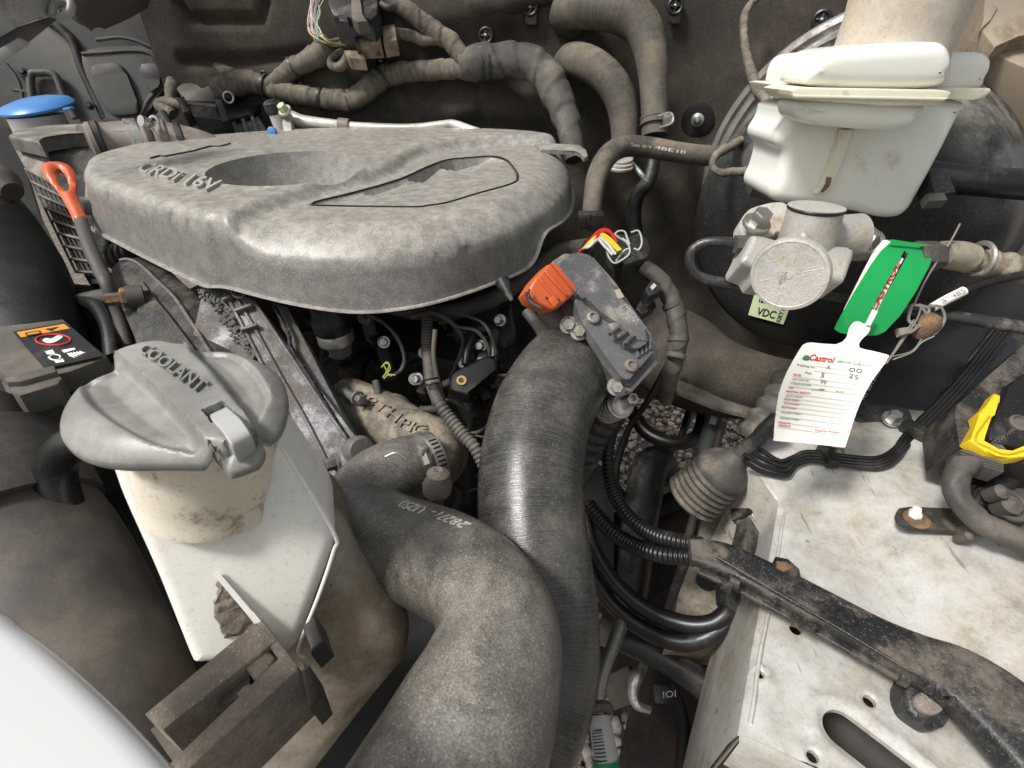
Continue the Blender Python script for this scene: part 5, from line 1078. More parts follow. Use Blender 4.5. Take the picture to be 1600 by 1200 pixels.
# ================================================================== small parts in the dark below the cover
t_up = hose('dusty dark pipe running under the right lip of the cover', [(600, 480, .62, 9), (650, 488, .62, 12), (705, 488, .62, 13), (755, 474, .63, 13), (790, 456, .64, 13), (830, 426, .66, 14), (870, 396, .68, 14), (920, 385, .70, 13)], m_dustdark, 'cross_pipe')
b = MB(); tube([(785, 440, .54, 13), (800, 470, .53, 3)], n=10, mb=b); obj('pipe_clip', b, m_black, label='thin black clip on the pipe under the cover lip', cat='clip')
hose('grey corrugated conduit dropping from the cover edge to intake hose', [(668, 495, .60, 8), (667, 530, .585, 8.5), (670, 565, .565, 9), (674, 595, .545, 9.5), (684, 625, .515, 9.5), (702, 652, .51, 9.5), (725, 680, .505, 9.5), (742, 700, .50, 9.5), (760, 735, .50, 9.5)], m_boot, 'corrugated_conduit', corr=.0045, amp=.09)
b = MB(); torus(W(675, 600, .52), W(677, 612, .52) - W(673, 588, .52), .0072, .0012, mb=b, n=20, m=6); torus(W(673, 592, .52), W(677, 612, .52) - W(673, 588, .52), .0072, .0012, mb=b, n=20, m=6); obj('cable_ties', b, m_black, label='pair of cable ties around the grey corrugated conduit', cat='cable tie')
hose('pale thin tube behind the corrugated conduit', [(680, 515, .54, 4), (678, 560, .54, 4), (690, 620, .54, 5), (705, 665, .53, 6), (740, 700, .52, 7), (765, 730, .52, 7)], m_dustdark, 'thin_tube', n=14)
hose('thin black cable looping in the dark to the yellow wires', [(570, 490, .56, 3.5), (600, 505, .56, 3.5), (622, 530, .56, 3.5), (632, 560, .56, 3.5), (625, 580, .56, 3), (606, 588, .55, 2.5)], m_black, 'thin_cable', n=12)
t_yw = thing('yellow_wires', 'tangle of tiny yellow wires in the dark under the cover', 'wires', W(604, 575, .55))
for pts in [[(598, 590), (604, 580), (600, 570), (606, 566), (610, 576), (604, 584)], [(596, 574), (602, 568), (608, 570), (606, 582), (612, 588)], [(600, 592), (606, 586), (618, 586)]]:
    obj('wire', tube([(u, v, .545, 1.2) for u, v in pts], n=6), flat('wire_lime', (.30, .32, .05), .4), t_yw)
t_cs = thing('canister_valve', 'black round valve with pale metal band hanging under the cover', 'valve', W(530, 510, .52))
P_ = W(532, 552, .585)
b = MB(); lathe([(.020, .03), (.0215, .032), (.0215, .045), (.019, .05), (.019, .07)], P_, (-.05, 0, 1), 32, b); obj('upper_body', b, m_blackclean, t_cs)
b = MB(); lathe([(.0195, .016), (.0200, .017), (.0200, .028), (.0195, .029)], P_, (-.05, 0, 1), 32, b); obj('metal_band', b, m_steel, t_cs)
b = MB(); lathe([(.009, -.004), (.013, 0), (.014, .008), (.018, .016)], P_, (-.05, 0, 1), 6, b); obj('hex_base', b, m_aludirty, t_cs)
b = MB(); lathe([(.006, .07), (.006, .085)], P_ + Vector((.002, -.012, -.008)), (-.05, 0, 1), 12, b); obj('top_fitting', b, m_steel, t_cs)
t_ib = thing('manifold_bracket', 'glossy black bracket with brass lined hole left of intake hose', 'bracket', W(735, 580, .52))
pi_ = Plane((705, 590, .56), (735, 600, .56), (735, 560, .57))
obj('arm', pprism([(704, 585), (712, 578), (760, 556), (775, 560), (778, 580), (740, 600), (733, 618), (700, 608)], pi_, .03, bev=.003, seg=3), m_blackclean, t_ib)
b = MB(); lathe([(.0055, 0), (.0055, .002), (.003, .002), (.003, -.004), (0, -.004)], pi_(721, 595, 0), pi_.n, 20, b); obj('brass_bush', b, flat('brass', (.5, .36, .16), .4, .6), t_ib)
obj('upper_loop', tube([(727, 570, .58, 6), (733, 540, .59, 9), (745, 518, .60, 11), (765, 515, .60, 11), (773, 530, .59, 9), (772, 560, .58, 8)], n=20), m_blackclean, t_ib)
b = MB(); pprism([(737, 565), (746, 530), (757, 516), (768, 530), (768, 560)], Plane((737, 565, .59), (768, 560, .59), (755, 520, .61)), .02, bev=.006, seg=3, mb=b); obj('web', b, m_blackclean, t_ib)
b = MB(); tube([(535, 612, .57, 8), (552, 620, .56, 8), (566, 626, .555, 6), (572, 628, .552, 4)], n=14, mb=b); bolt(W(558, 622, .552), W(572, 628, .54) - W(552, 620, .56), .0055, .012, b); obj('glow_stud', b, m_aludirty, label='short ribbed stud sticking out above the cast elbow', cat='stud')
obj('black_manifold', pprism([(690, 500), (760, 495), (800, 470), (810, 520), (790, 560), (720, 560), (695, 575)], Plane((690, 500, .68), (800, 480, .68), (720, 570, .66)), .04, bev=.008, seg=3), m_blackclean, label='dark smooth manifold moulding in the shadow under the cover', cat='manifold')
# ================================================================== timing case and cam cover, left of the engine
t_tc2 = thing('timing_case', 'dirty cast aluminium timing case running down beside coolant reservoir', 'timing case', W(470, 600, .52))
pa = Plane((330, 470, .56), (420, 480, .56), (520, 740, .50))
obj('case_wall', pprism([(318, 440), (352, 445), (425, 620), (500, 770), (470, 800), (400, 700), (300, 520)], pa, .05, bev=.003, off=-.004), m_aludirty, t_tc2)
obj('case_face', pprism([(350, 448), (402, 470), (555, 690), (582, 700), (580, 722), (548, 735), (520, 745), (500, 772), (470, 700), (420, 600)], pa, .05, bev=.003, off=.002), m_aludirty, t_tc2)
obj('outer_strip', pprism([(425, 472), (450, 480), (558, 690), (552, 700), (500, 620), (440, 510)], pa, .04, bev=.002, off=-.006), m_aludirty, t_tc2)
for pts, r in [([(400, 476), (430, 520), (460, 565), (500, 625), (545, 690)], 3.2), ([(372, 470), (402, 520), (440, 590), (480, 660), (515, 730)], 3.0), ([(352, 458), (385, 520), (420, 590), (455, 660), (495, 740)], 3.0)]:
    obj('raised_edge', tube([(*pa(u, v, .003), r * .52 / FPX) for u, v in pts], n=10, world=True), m_aludirty, t_tc2)
obj('gasket_line', tube([(*pa(u, v, .0028), .0022) for u, v in [(428, 478), (450, 520), (456, 545), (490, 600), (520, 650), (548, 692)]], n=8, world=True, lump=.3), m_deep, t_tc2)
for (u, v, du, dv) in [(365, 482, 26, -9), (374, 512, 26, -8), (345, 465, 14, -6)]:
    obj('cast_rib', pprism([(u, v), (u + du, v + dv), (u + du + 2, v + dv + 4), (u + 2, v + 4)], pa, .02, off=.010, bev=.001), m_aludirty, t_tc2)
b = MB(); rq = random.Random(2)
for k in range(160):
    s = rq.random(); u = 316 + 85 * s + rq.uniform(-9, 9); v = 450 + 110 * s + rq.uniform(-9, 9); c = pa(u, v, .0); r = rq.uniform(.0008, .0026); lathe([(r, 0), (r * .8, r * .6), (0, r * .8)], c, pa.n, 7, b)
obj('oily_grit', b, m_dustdark, t_tc2, kind='stuff')
b = MB(); lathe([(.014, -.02), (.015, 0), (.012, .006), (0, .006)], pa(563, 704, .004), (.6, -.6, .5), 24, b); obj('bolt_boss', b, m_aludirty, t_tc2)
b = MB(); bolt(W(528, 722, .475), (-.7, -.6, .2), .006, .012, b); obj('boss_bolt', b, m_aludirty, t_tc2)
b = MB(); torus(W(372, 455, .545), (0, -1, .3), .007, .0012, mb=b, n=20, m=6); obj('wire_ring', b, m_dustdark, t_tc2)
obj('belt_guard', pprism([(350, 640), (405, 700), (500, 800), (520, 860), (460, 820), (380, 760), (350, 700)], Plane((305, 520, .52), (500, 800, .46), (300, 560, .50)), .03, off=0), m_blackclean, t_tc2)
t_cc = thing('cam_cover', 'scuffed black rounded pulley cover with protruding bolt under cover corner', 'cover', W(240, 470, .58))
pcx = Plane((185, 430, .62), (290, 470, .58), (215, 550, .55))
face = smoothpoly([(174, 428), (177, 414), (188, 407), (203, 406), (222, 416), (247, 440), (273, 465), (294, 496), (316, 531), (330, 575), (225, 575), (212, 531), (195, 491), (181, 454)], 4)
ext = W(306, 426, .600) - W(276, 432, .585)
m_pul = M('glossy_scuffed_black', (.012, .013, .016), dirt=(.13, .115, .09), amt=.42, scale=40, rough=.45, speck=.4, bump=.4, sharp=.4, scratch=.5, spec=.35)
obj('face', prism([pcx(*p) for p in face], ext, .003, 3), m_pul, t_cc, ang=60)
obj('rim_highlight', tube([(*pcx(*p, .001), .0022) for p in face[8:36]], n=8, world=True), m_aludirty, t_cc, ang=180)  # paler tube along the black rim, a highlight put in as colour
obj('raised_panel', pprism([(212, 470), (229, 458), (240, 462), (262, 490), (300, 540), (320, 580), (235, 580), (214, 500)], pcx, .01, off=.006, bev=.003), m_pul, t_cc)
obj('step_plate', pprism([(196, 452), (222, 438), (232, 452), (208, 476), (203, 470)], pcx, .01, off=.004, bev=.002), m_dustdark, t_cc)
b = MB(); bp_ = W(192, 466, .575); lathe([(.012, -.012), (.012, .0), (.010, .002), (.007, .002), (.007, .016), (0, .016)], bp_, (-.8, -.5, .1), 6, b); obj('bolt', b, m_rust, t_cc)
b = MB(); lathe([(.013, -.02), (.013, -.004)], bp_, (-.8, -.5, .1), 28, b); obj('bolt_collar', b, m_dustdark, t_cc)
for k in range(4): 
    b = MB(); c = W(178 + k * 9, 402 - k * 4, .66); lathe([(.014, -.002), (.016, 0), (.014, .002)], c, (.9, -.2, .1), 24, b); obj('ridge', b, m_dustdark, t_cc)
# wire & tin odds and ends at left: dark pulley, hood stay, big dark moulding
t_lm = thing('fan_shroud', 'dark smooth fan shroud moulding at the left edge, in shadow', 'shroud', W(50, 430, .62))
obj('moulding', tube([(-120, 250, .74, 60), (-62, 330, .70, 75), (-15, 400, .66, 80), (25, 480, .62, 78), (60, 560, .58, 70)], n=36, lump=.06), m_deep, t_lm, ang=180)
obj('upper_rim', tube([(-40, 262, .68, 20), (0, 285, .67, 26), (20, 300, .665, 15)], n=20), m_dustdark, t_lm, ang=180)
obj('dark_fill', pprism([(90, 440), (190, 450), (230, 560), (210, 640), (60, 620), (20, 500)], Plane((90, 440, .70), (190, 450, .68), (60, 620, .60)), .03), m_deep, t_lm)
hose('grey round bar end beside the pulley cover bolt', [(130, 472, .64, 14), (165, 465, .63, 14), (190, 462, .62, 14)], m_body, 'round_bar', cat='bar')
hose('dark curved pipe left of the pulley cover', [(120, 470, .64, 10), (150, 478, .62, 11), (170, 510, .60, 12), (178, 560, .58, 13)], m_blackclean, 'curved_pipe', cat='pipe')
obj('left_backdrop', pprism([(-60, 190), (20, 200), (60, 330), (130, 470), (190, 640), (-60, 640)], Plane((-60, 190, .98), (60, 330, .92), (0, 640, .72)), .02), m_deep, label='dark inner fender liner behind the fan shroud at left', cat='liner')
# warning label on the shroud
t_wl = thing('warning_sticker', 'black fan warning sticker with orange strip on grey bracket, left edge', 'sticker', W(90, 535, .46))
pw = Plane((20, 517, .46), (100, 502, .48), (65, 585, .42))
obj('carrier', pprism([(-20, 512), (98, 498), (168, 558), (110, 580), (20, 600), (-20, 560)], pw, .02, off=-.003), m_dustdark, t_wl)
st = obj('sticker_base', pprism([(20, 518), (103, 503), (160, 556), (70, 576)], pw, .001, off=.0, bev=0), m_blackclean, t_wl)
obj('orange_strip', pprism([(26, 519), (100, 506), (109, 513), (33, 527)], pw, .0003, off=.0004, bev=0), flat('amber', (.75, .30, .02), .5), st)
b = MB(); pprism([(70, 514), (92, 510), (80, 517)], pw, .0003, off=.0008, bev=0, mb=b)
for q in ([(38, 520), (62, 516), (66, 521), (42, 525)],): pprism(q, pw, .0003, off=.0008, bev=0, mb=b)
obj('warning_triangle', b, m_ink, st)
b = MB(); pprism([(42, 521), (60, 518), (62, 520), (44, 523)], pw, .0003, off=.0012, bev=0, mb=b); obj('book_page', b, flat('amber', (.75, .30, .02), .5), st)
ci = [(83 + 27 * math.cos(a), 531 + 8.5 * math.sin(a)) for a in np.linspace(0, 6.28, 28)]
obj('prohibition_ring', tube([(*pw(u, v, .0006), .0008) for u, v in ci], n=6, world=True), m_redink, st)
b = MB(); pprism(smoothpoly([(66, 532), (72, 528), (80, 529), (90, 524), (98, 526), (92, 531), (86, 534), (76, 536)], 3), pw, .0003, off=.0005, bev=0, mb=b)
pprism([(96, 547), (116, 543), (118, 546), (100, 551)], pw, .0003, off=.0005, bev=0, mb=b)
for k in range(5): pprism([(104 + k * 5, 551 - k * .8), (112 + k * 5, 553 - k * .6), (118 + k * 4, 559 - k * 2), (108 + k * 4, 556 - k)], pw, .0003, off=.0005 + k * .00001, bev=0, mb=b)
pprism([(70, 549), (82, 546), (86, 552), (74, 554)], pw, .0003, off=.0005, bev=0, mb=b); pprism([(84, 563), (98, 560), (101, 565), (88, 567)], pw, .0003, off=.0005, bev=0, mb=b); tube([(*pw(u, v, .0007), .0007) for u, v in [(76, 558), (84, 554), (94, 556), (92, 562), (82, 562), (76, 558)]], n=6, world=True, mb=b)
obj('hand_and_fan_symbols', b, m_paper, st)
obj('bracket_arm', pprism([(5, 590), (20, 586), (84, 570), (88, 580), (30, 596), (10, 597)], pw, .02, off=.006), m_dustdark, t_wl)
obj('bracket_arm', pprism([(10, 600), (88, 582), (97, 590), (90, 600), (30, 618), (18, 612)], pw, .02, off=.001), m_dustdark, t_wl)

# ================================================================== right side: black panel, pipes, strap and tag
t_sp = thing('side_shield', 'flat black shield panel below the booster on the right', 'shield', W(1480, 560, .66))
ps_ = Plane((1350, 440, .74), (1600, 440, .72), (1450, 680, .58))
obj('shield_plate', pprism([(1330, 440), (1720, 400), (1720, 700), (1500, 682), (1345, 665), (1330, 600)], ps_, .01), m_blackclean, t_sp)
obj('lower_flange', pprism([(1335, 620), (1420, 638), (1430, 662), (1345, 666), (1330, 650)], ps_, .01, off=.012), m_black, t_sp)
b = MB(); bolt(ps_(1393, 656, .02), ps_.n, .007, .012, b); obj('bolt', b, m_steel, t_sp)
obj('seam_ridge', pprism([(1560, 500), (1568, 503), (1445, 665), (1436, 662)], ps_, .01, off=.006), m_black, t_sp)
obj('shield_code', textmesh('H1 8013-H9402', ps_(1350, 625, .001), ps_(1385, 565, .001), ps_(1345, 623, .001), ps_.n * .0002), m_greyink, t_sp)
# felt bulge under the booster
b = tube([(1010, 520, .90, 60), (1060, 560, .84, 70), (1120, 590, .76, 60), (1200, 606, .72, 50), (1280, 610, .70, 50), (1360, 610, .72, 50)], n=40, lump=.08); obj('lower_felt_bulge', b, m_felt, t_fw, ang=180)
b = pprism([(1050, 590), (1080, 600), (1130, 625), (1180, 640), (1240, 642), (1240, 655), (1175, 650), (1120, 636), (1060, 612)], Plane((1050, 590, .72), (1240, 640, .66), (1150, 650, .65)), .006); obj('floor_flange', b, M('dirty_flange', (.22, .2, .17), dirt=(.12, .1, .07), amt=.5, scale=20, rough=.7), t_fw)
# service tag
t_tag = thing('service_tag', 'white oil service card on bright green plastic strap looped round a pipe', 'tag', W(1340, 560, .45))
def pxsheet(poly, tf, res, holes=(), mat=None, name='sheet', par=None, th=.0006):
    mb, rg = sheet(poly, tf, res, holes=holes, mapf=lambda p: W(p.x, p.y, p.z))
    v0 = len(mb.v); back = [p + (p - CC).normalized() * th for p in mb.v]; F0 = [tuple(v0 + i for i in f[::-1]) for f in mb.f]; mb.v += back; mb.f += [list(f) for f in F0]
    for r in rg: strip(mb, [r, [p + (p - CC).normalized() * th for p in r]])
    return obj(name, mb, mat, par, ang=60)
gs = rnd([(1394, 376), (1430, 379), (1461, 386), (1453, 414), (1431, 456), (1406, 494), (1382, 519), (1369, 524), (1340, 525), (1312, 520), (1303, 514), (1308, 503), (1331, 462), (1359, 416), (1376, 392)], 3, .15)
slit = smoothpoly([(1410, 397), (1414, 393), (1418, 396), (1416, 402), (1371, 484), (1366, 492), (1359, 490), (1362, 482)], 3)
def gt(X, Y): k = (Y - 376) / 150.; return .482 - .024 * k - .008 * np.sin(np.clip(k, 0, 1) * 3.14)
pxsheet(gs, gt, 3.2, [slit], m_green, 'green_strap', t_tag)
pxsheet([(1380, 375), (1396, 375), (1398, 379), (1360, 420), (1322, 488), (1318, 484), (1345, 430), (1366, 390)], lambda X, Y: gt(X, Y) + .010, 5, [], m_paper, 'strap_back', t_tag)
pxsheet([(1386, 376), (1394, 374), (1461, 384), (1462, 388), (1395, 379)], lambda X, Y: np.full(X.shape, .474) + 0 * X, 4, [], m_green, 'strap_fold', t_tag)
card = [(1349, 506), (1356, 504), (1360, 509), (1357, 520), (1345, 532), (1343, 543), (1362, 548), (1386, 554), (1388, 558), (1378, 574), (1362, 596), (1345, 628), (1333, 660), (1322, 694), (1318, 699), (1300, 697), (1252, 692), (1212, 689), (1209, 684), (1211, 655), (1217, 615), (1230, 580), (1250, 545), (1256, 538), (1268, 535), (1306, 538), (1322, 528), (1326, 514), (1334, 503), (1345, 503)]
def ct(X, Y):
    k = (Y - 505) / 190.; return .435 - .03 * k + .016 * np.cos((X - 1300 + (Y - 600) * .25) / 60.) - .010 * np.sin(k * 5)
pxsheet(smoothpoly(card, 2), ct, 3.2, [], m_paper, 'card', t_tag)
neckp = [(1352, 506), (1363, 483), (1372, 486), (1360, 509)]
pxsheet(neckp, lambda X, Y: .443 + 0 * X, 3, [], m_paper, 'card_neck', t_tag)
def ctext(s, a, b_, h, mat, name, bold=0, shear=0, up=None, mb=None):
    a = np.array(a, float); b_ = np.array(b_, float); upv = np.array(up if up else (h * .30, -h)); 
    def mf(x, y, z):
        p = a + (b_ - a) * x + upv * y; return W(p[0], p[1], float(ct(np.array(p[0]), np.array(p[1]))) - .0006 - z * .0002)
    return textmesh(s, None, None, None, (0, 0, 0), mb, bold, shear, mapf=mf)
def cline(a, b_, w=.35, mb=None):
    a = np.array(a, float); b_ = np.array(b_, float); P = [a + (b_ - a) * k / 8 for k in range(9)]
    vs = []; 
    for p in P:
        for q in (-w, w): vs.append(W(p[0], p[1] + q, float(ct(np.array(p[0]), np.array(p[1]))) - .0008))
    return (mb or MB()).add(vs, [(2 * i, 2 * i + 1, 2 * i + 3, 2 * i + 2) for i in range(8)])
cd_ = bpy.data.objects['card']
b = MB(); c0_ = (1258, 560)
e_ = smoothpoly([(1254, 559), (1259, 555), (1264, 556), (1266, 561), (1261, 563), (1255, 562)], 3); b.add([W(u, v, float(ct(np.array(u), np.array(v))) - .0008) for u, v in e_], [tuple(range(len(e_)))]); obj('round_emblem', b, m_greenink, cd_)
obj('brand_lettering', ctext('Castrol', (1264, 562), (1303, 567), 9, None, '', .02, .2), m_redink, cd_)
obj('heading', ctext('SERWIS OLEJOWY', (1308, 566), (1361, 573), 3.6, None, '', 0), m_greenink, cd_)
b = ctext('Przebieg km.', (1245, 571), (1274, 575), 3, None, ''); ctext('Data', (1258, 583), (1268, 584.5), 3, None, '', mb=b)
for s, p, w_ in [('ILOŚĆ I OCENA OLEJU', (1238, 593), 26), ('W TRAKCIE WYM. FILTRA', (1235, 600), 32), ('OLEJU', (1232, 606), 8), ('KLASA', (1268, 609), 12), ('PALIWA', (1306, 612), 13), ('DATA WYMIANY', (1228, 619), 26), ('DATA WYMIANY', (1225, 631), 24), ('DATA NAST. WYMIANY', (1221, 645), 31), ('DATA NAST. WYMIANY', (1219, 654), 30)]:
    ctext(s, p, (p[0] + w_, p[1] + w_ * .10), 2.2, None, '', mb=b)
obj('green_print', b, m_greenink, cd_)
b = MB()
for s, p, w_ in [('OLEJ', (1239, 586), 12), ('SKRZYNIA BIEGÓW', (1228, 612), 38), ('FILTR WODY', (1225, 625), 24), ('FILTR PALIWA', (1221, 637), 23), ('NASTĘPNY', (1216, 661), 19), ('PRZEGLĄD', (1216, 665.5), 19), ('Castrol Polska', (1273, 673), 38)]:
    ctext(s, p, (p[0] + w_, p[1] + w_ * .10), 2.6, None, '', .01, mb=b)
obj('red_print', b, m_redink, cd_, kind='stuff')
b = MB()
for (u, v) in [(1238, 588), (1236, 596), (1233, 603), (1229, 614), (1226, 621), (1223, 627), (1221, 634), (1219, 641), (1217, 650), (1215, 659), (1215, 667)]:
    cline((u, v), (u + 104 + (600 - v) * .12, v + 13), mb=b)
cline((1275, 572), (1350, 582), mb=b); cline((1272, 579), (1346, 590), mb=b); obj('ruled_lines', b, m_greyink, cd_)
b = ctext('00', (1326, 580), (1346, 583), 6.5, None, '', -.01); ctext('25', (1326, 590), (1340, 593), 6.5, None, '', -.01, mb=b); ctext('A', (1291, 576), (1297, 577), 6, None, '', -.01, mb=b); ctext('5', (1282, 589), (1287, 590), 7, None, '', -.01, mb=b); ctext('W', (1281, 599), (1291, 601), 7, None, '', -.01, mb=b); ctext('DPF', (1280, 610), (1288, 611), 3, None, '', .02, mb=b)
obj('handwriting', b, m_ink, cd_)
# red lettering seen through the slit of the strap
def gtext(s, a, b_, upv, mat, name):
    a = np.array(a, float); b_ = np.array(b_, float)
    def mf(x, y, z): p = a + (b_ - a) * x + np.array(upv) * y; return W(p[0], p[1], float(gt(np.array(p[0]), np.array(p[1]))) + .004 - z * .0003)
    return obj(name, textmesh(s, None, None, None, (0, 0, 0), None, .03, mapf=mf), mat, t_tag)
pxsheet([(1356, 488), (1404, 400), (1412, 404), (1368, 490)], lambda X, Y: gt(X, Y) + .005, 4, [], m_paper, 'inner_strip', t_tag)
gtext('CASTROL', (1367, 487), (1407, 412), (-8, -4), m_redink, 'slit_lettering')
# braided hose, rod, cable, ties
t_bh = thing('braided_hose', 'beige spiral wrapped hose leaving the strap to the right edge', 'hose', W(1530, 408, .50))
m_beige = M('beige_wrap', (.34, .30, .23), dirt=(.16, .13, .09), amt=.4, scale=40, rough=.6, speck=.3, bump=.5, sss=.1)
obj('spiral_sleeve', tube([(1468, 398, .49, 17), (1495, 400, .50, 19), (1530, 408, .50, 19), (1565, 415, .50, 20), (1620, 425, .50, 21), (1700, 440, .5, 21)], n=36, corr=.018, amp=.10), m_beige, t_bh, ang=180)
obj('end_sleeve', tube([(1470, 398, .488, 20), (1500, 400, .492, 22), (1515, 404, .494, 22)], n=32, lump=.08), m_beige, t_bh, ang=60)
b = MB(); lathe([(.014, -.02), (.014, .0), (.012, .004)], W(1462, 400, .485), (1, 0, 0), 6, b); obj('end_nut', b, m_boot, t_bh)
b = MB(); torus(W(1530, 405, .49), (1, 0, -.1), .015, .0025, mb=b, n=20, m=6); obj('wire_band', b, m_steel, t_bh)
hose('straight dark pipe across the right side under the green strap', [(1340, 468, .52, 5), (1400, 478, .515, 6), (1440, 488, .51, 9), (1520, 500, .50, 10), (1620, 515, .49, 10.5), (1700, 527, .49, 10.5)], m_pipe, 'straight_pipe', cat='pipe', n=20)
t_hy = thing('black_supply_hose', 'thick black hose with square clip at right edge behind brake reservoir', 'hose', W(1540, 285, .60))
obj('rubber_tube', tube([(1430, 268, .54, 20), (1480, 278, .53, 22), (1540, 284, .52, 22), (1620, 290, .52, 23), (1700, 296, .52, 23)], n=28), m_blackclean, t_hy, ang=180)
obj('clip', pprism([(1448, 302), (1476, 300), (1482, 312), (1452, 314)], Plane((1448, 302, .505), (1480, 302, .505), (1460, 314, .50)), .01), m_body, t_hy)
obj('clip_body', pprism([(1450, 262), (1480, 262), (1495, 300), (1462, 304)], Plane((1450, 262, .512), (1480, 262, .512), (1470, 304, .505)), .02), m_black, t_hy)
t_lc = thing('labelled_cable', 'thin black cable with white printed wrap label near the straight pipe', 'cable', W(1490, 465, .49))
lcp = [(1430, 500, .49, 6), (1455, 482, .49, 6), (1490, 462, .49, 6.5), (1530, 445, .49, 6.5), (1570, 435, .49, 6.5), (1620, 425, .49, 6.5)]
obj('cable_core', tube(lcp, n=16), m_blackclean, t_lc, ang=180)
obj('label_band', tube([(1456, 481, .4895, 6.9), (1480, 467.5, .4895, 7.1), (1506, 454.5, .4895, 7.2)], n=20), m_paper, t_lc, ang=40)
obj('label_print', tube_text('1B7 485', [(1456, 481, .4895, 6.9), (1480, 467.5, .4895, 7.1), (1506, 454.5, .4895, 7.2)], .15, .95, -.4, .5), m_ink, t_lc)
m_tie = M('grey_cable_tie', (.22, .205, .175), dirt=(.13, .11, .08), amt=.35, scale=40, rough=.5, bump=.15)
t_zt = thing('cable_tie_knot', 'cluster of old grey cable ties hanging below the straight pipe', 'cable ties', W(1430, 500, .48))
for pts, r in [([(1425, 476), (1440, 480), (1450, 500), (1436, 510), (1420, 500), (1425, 476)], 2.5), ([(1436, 476), (1452, 484), (1440, 505), (1420, 520), (1408, 515)], 2.5), ([(1452, 478), (1470, 480), (1476, 500), (1462, 520), (1450, 522)], 2.5), ([(1440, 476), (1432, 500), (1405, 540), (1385, 568)], 2.5), ([(1428, 500), (1412, 525), (1390, 560), (1378, 572)], 2.5), ([(1500, 350), (1485, 378), (1470, 400), (1445, 440), (1428, 476)], 2.5), ([(1440, 530), (1425, 548), (1400, 556), (1388, 558)], 1.5), ([(1460, 525), (1440, 535), (1425, 550), (1395, 562)], 1.2)]:
    obj('tie', tube([(u, v, .475, r) for u, v in pts], n=8, flat=.6), m_tie, t_zt)
b = MB(); lathe([(.006, -.012), (.010, -.004), (.010, .006), (.007, .012), (0, .013)], W(1447, 510, .48), (.2, 0, 1), 20, b); obj('rusty_plug', b, m_rust, t_zt)
obj('tie_head', pprism([(1404, 512), (1420, 510), (1424, 520), (1408, 524)], Plane((1404, 512, .47), (1424, 512, .47), (1410, 524, .468)), .006), m_tie, t_zt)
# three bundled brake lines running down to the wing
t_bl = thing('brake_line_bundle', 'bundle of thin black brake lines bending across the white panel', 'pipes', W(1330, 715, .53))
lz = [(1570, 515), (1500, 602), (1425, 680), (1400, 708), (1375, 722), (1340, 722), (1280, 714), (1258, 714), (1240, 722)]
tz = [.64, .60, .555, .54, .53, .525, .525, .53, .54]
for k in range(4):
    du, dv = (k - 1.5) * 4.5, (k - 1.5) * 6
    P = []
    for i, ((u, v), t) in enumerate(zip(lz, tz)):
        w = W(u + du, v + dv * .6, t) if i < 3 else onap(u + du * .3, v + dv * .8, .007); P.append((w.x, w.y, w.z, .0024))
    for q in [(1218 + k * 3, 728 + k * 8 - 8), (1190, 716 + k * 11 - 12), (1162, 702 + k * 10 - 12)]: w = onap(*q, .007); P.append((w.x, w.y, w.z, .0024))
    obj('brake_line', tube(P, n=12, world=True), m_blackclean, t_bl, ang=180)
for (u, v, t) in [(1430, 672, .548), (1294, 713, .535)]:
    b = MB(); box(onap(u, v, .007), (.014, .026, .012), Matrix.Rotation(.5 if u > 1400 else 0, 3, 'Z'), .002, mb=b); obj('line_clip', b, m_black, t_bl)

# ================================================================== fuse box corner with yellow lock, lower right
t_fb = thing('fuse_box', 'black relay housing with bright yellow lock bar at the right edge', 'fuse box', W(1560, 650, .45))
pfb = Plane((1500, 660, .45), (1600, 560, .48), (1560, 715, .43))
obj('housing', pprism([(1492, 650), (1495, 632), (1598, 538), (1700, 500), (1700, 740), (1600, 722), (1560, 722), (1500, 700)], pfb, .05, off=-.004), m_black, t_fb)
obj('raised_lid', pprism([(1560, 640), (1575, 600), (1620, 570), (1700, 560), (1700, 690), (1600, 700), (1550, 690), (1540, 680)], pfb, .02, off=.004, bev=.003), m_blackclean, t_fb)
yel = [(1554, 614), (1564, 618), (1563, 629), (1551, 647), (1552, 653), (1536, 680), (1534, 689), (1560, 704), (1584, 707), (1602, 696), (1640, 680), (1640, 700), (1602, 713), (1575, 717), (1557, 710), (1542, 707), (1513, 687), (1530, 659), (1527, 647), (1543, 632)]
obj('yellow_lock', pprism(yel, pfb, .012, off=.010, bev=.0015), m_yellow, t_fb)
obj('lock_groove', tube([(*pfb(u, v, .0105), .0009) for u, v in [(1546, 650), (1524, 685), (1545, 700), (1572, 710), (1600, 704)]], n=6, world=True), flat('dark_yellow', (.5, .3, .01), .5), t_fb)
b = MB(); lathe([(.008, 0), (.008, .002), (.006, .003), (.005, .001), (0, .001)], pfb(1592, 662, .004), pfb.n, 24, b); obj('lid_screw', b, m_body, t_fb)
obj('moulded_code', textmesh('7T2W >PP<', pfb(1552, 698, .0045), pfb(1590, 672, .0045), pfb(1548, 692, .0045), pfb.n * .0004), m_body, t_fb)
for k in range(4): obj('collar_rib', pprism([(1500, 704 + k * 4), (1502, 701 + k * 4), (1570, 722 + k * 4), (1568, 726 + k * 4)], pfb, .02, off=.004 - k * .002, bev=.0008), m_body, t_fb)
harness('fat grey taped cable looping out of the fuse box', [(1545, 708, .445, 24), (1515, 718, .44, 20), (1496, 742, .435, 18), (1496, 775, .43, 17), (1520, 805, .425, 18), (1560, 830, .42, 19), (1620, 855, .415, 20), (1700, 880, .41, 20)], mat=m_dustdark, wrap=.04, n=28)
t_bk = thing('rusty_bolt_bracket', 'flat dark steel bracket with white bolt on a rusty washer', 'bracket', W(1450, 812, .47))
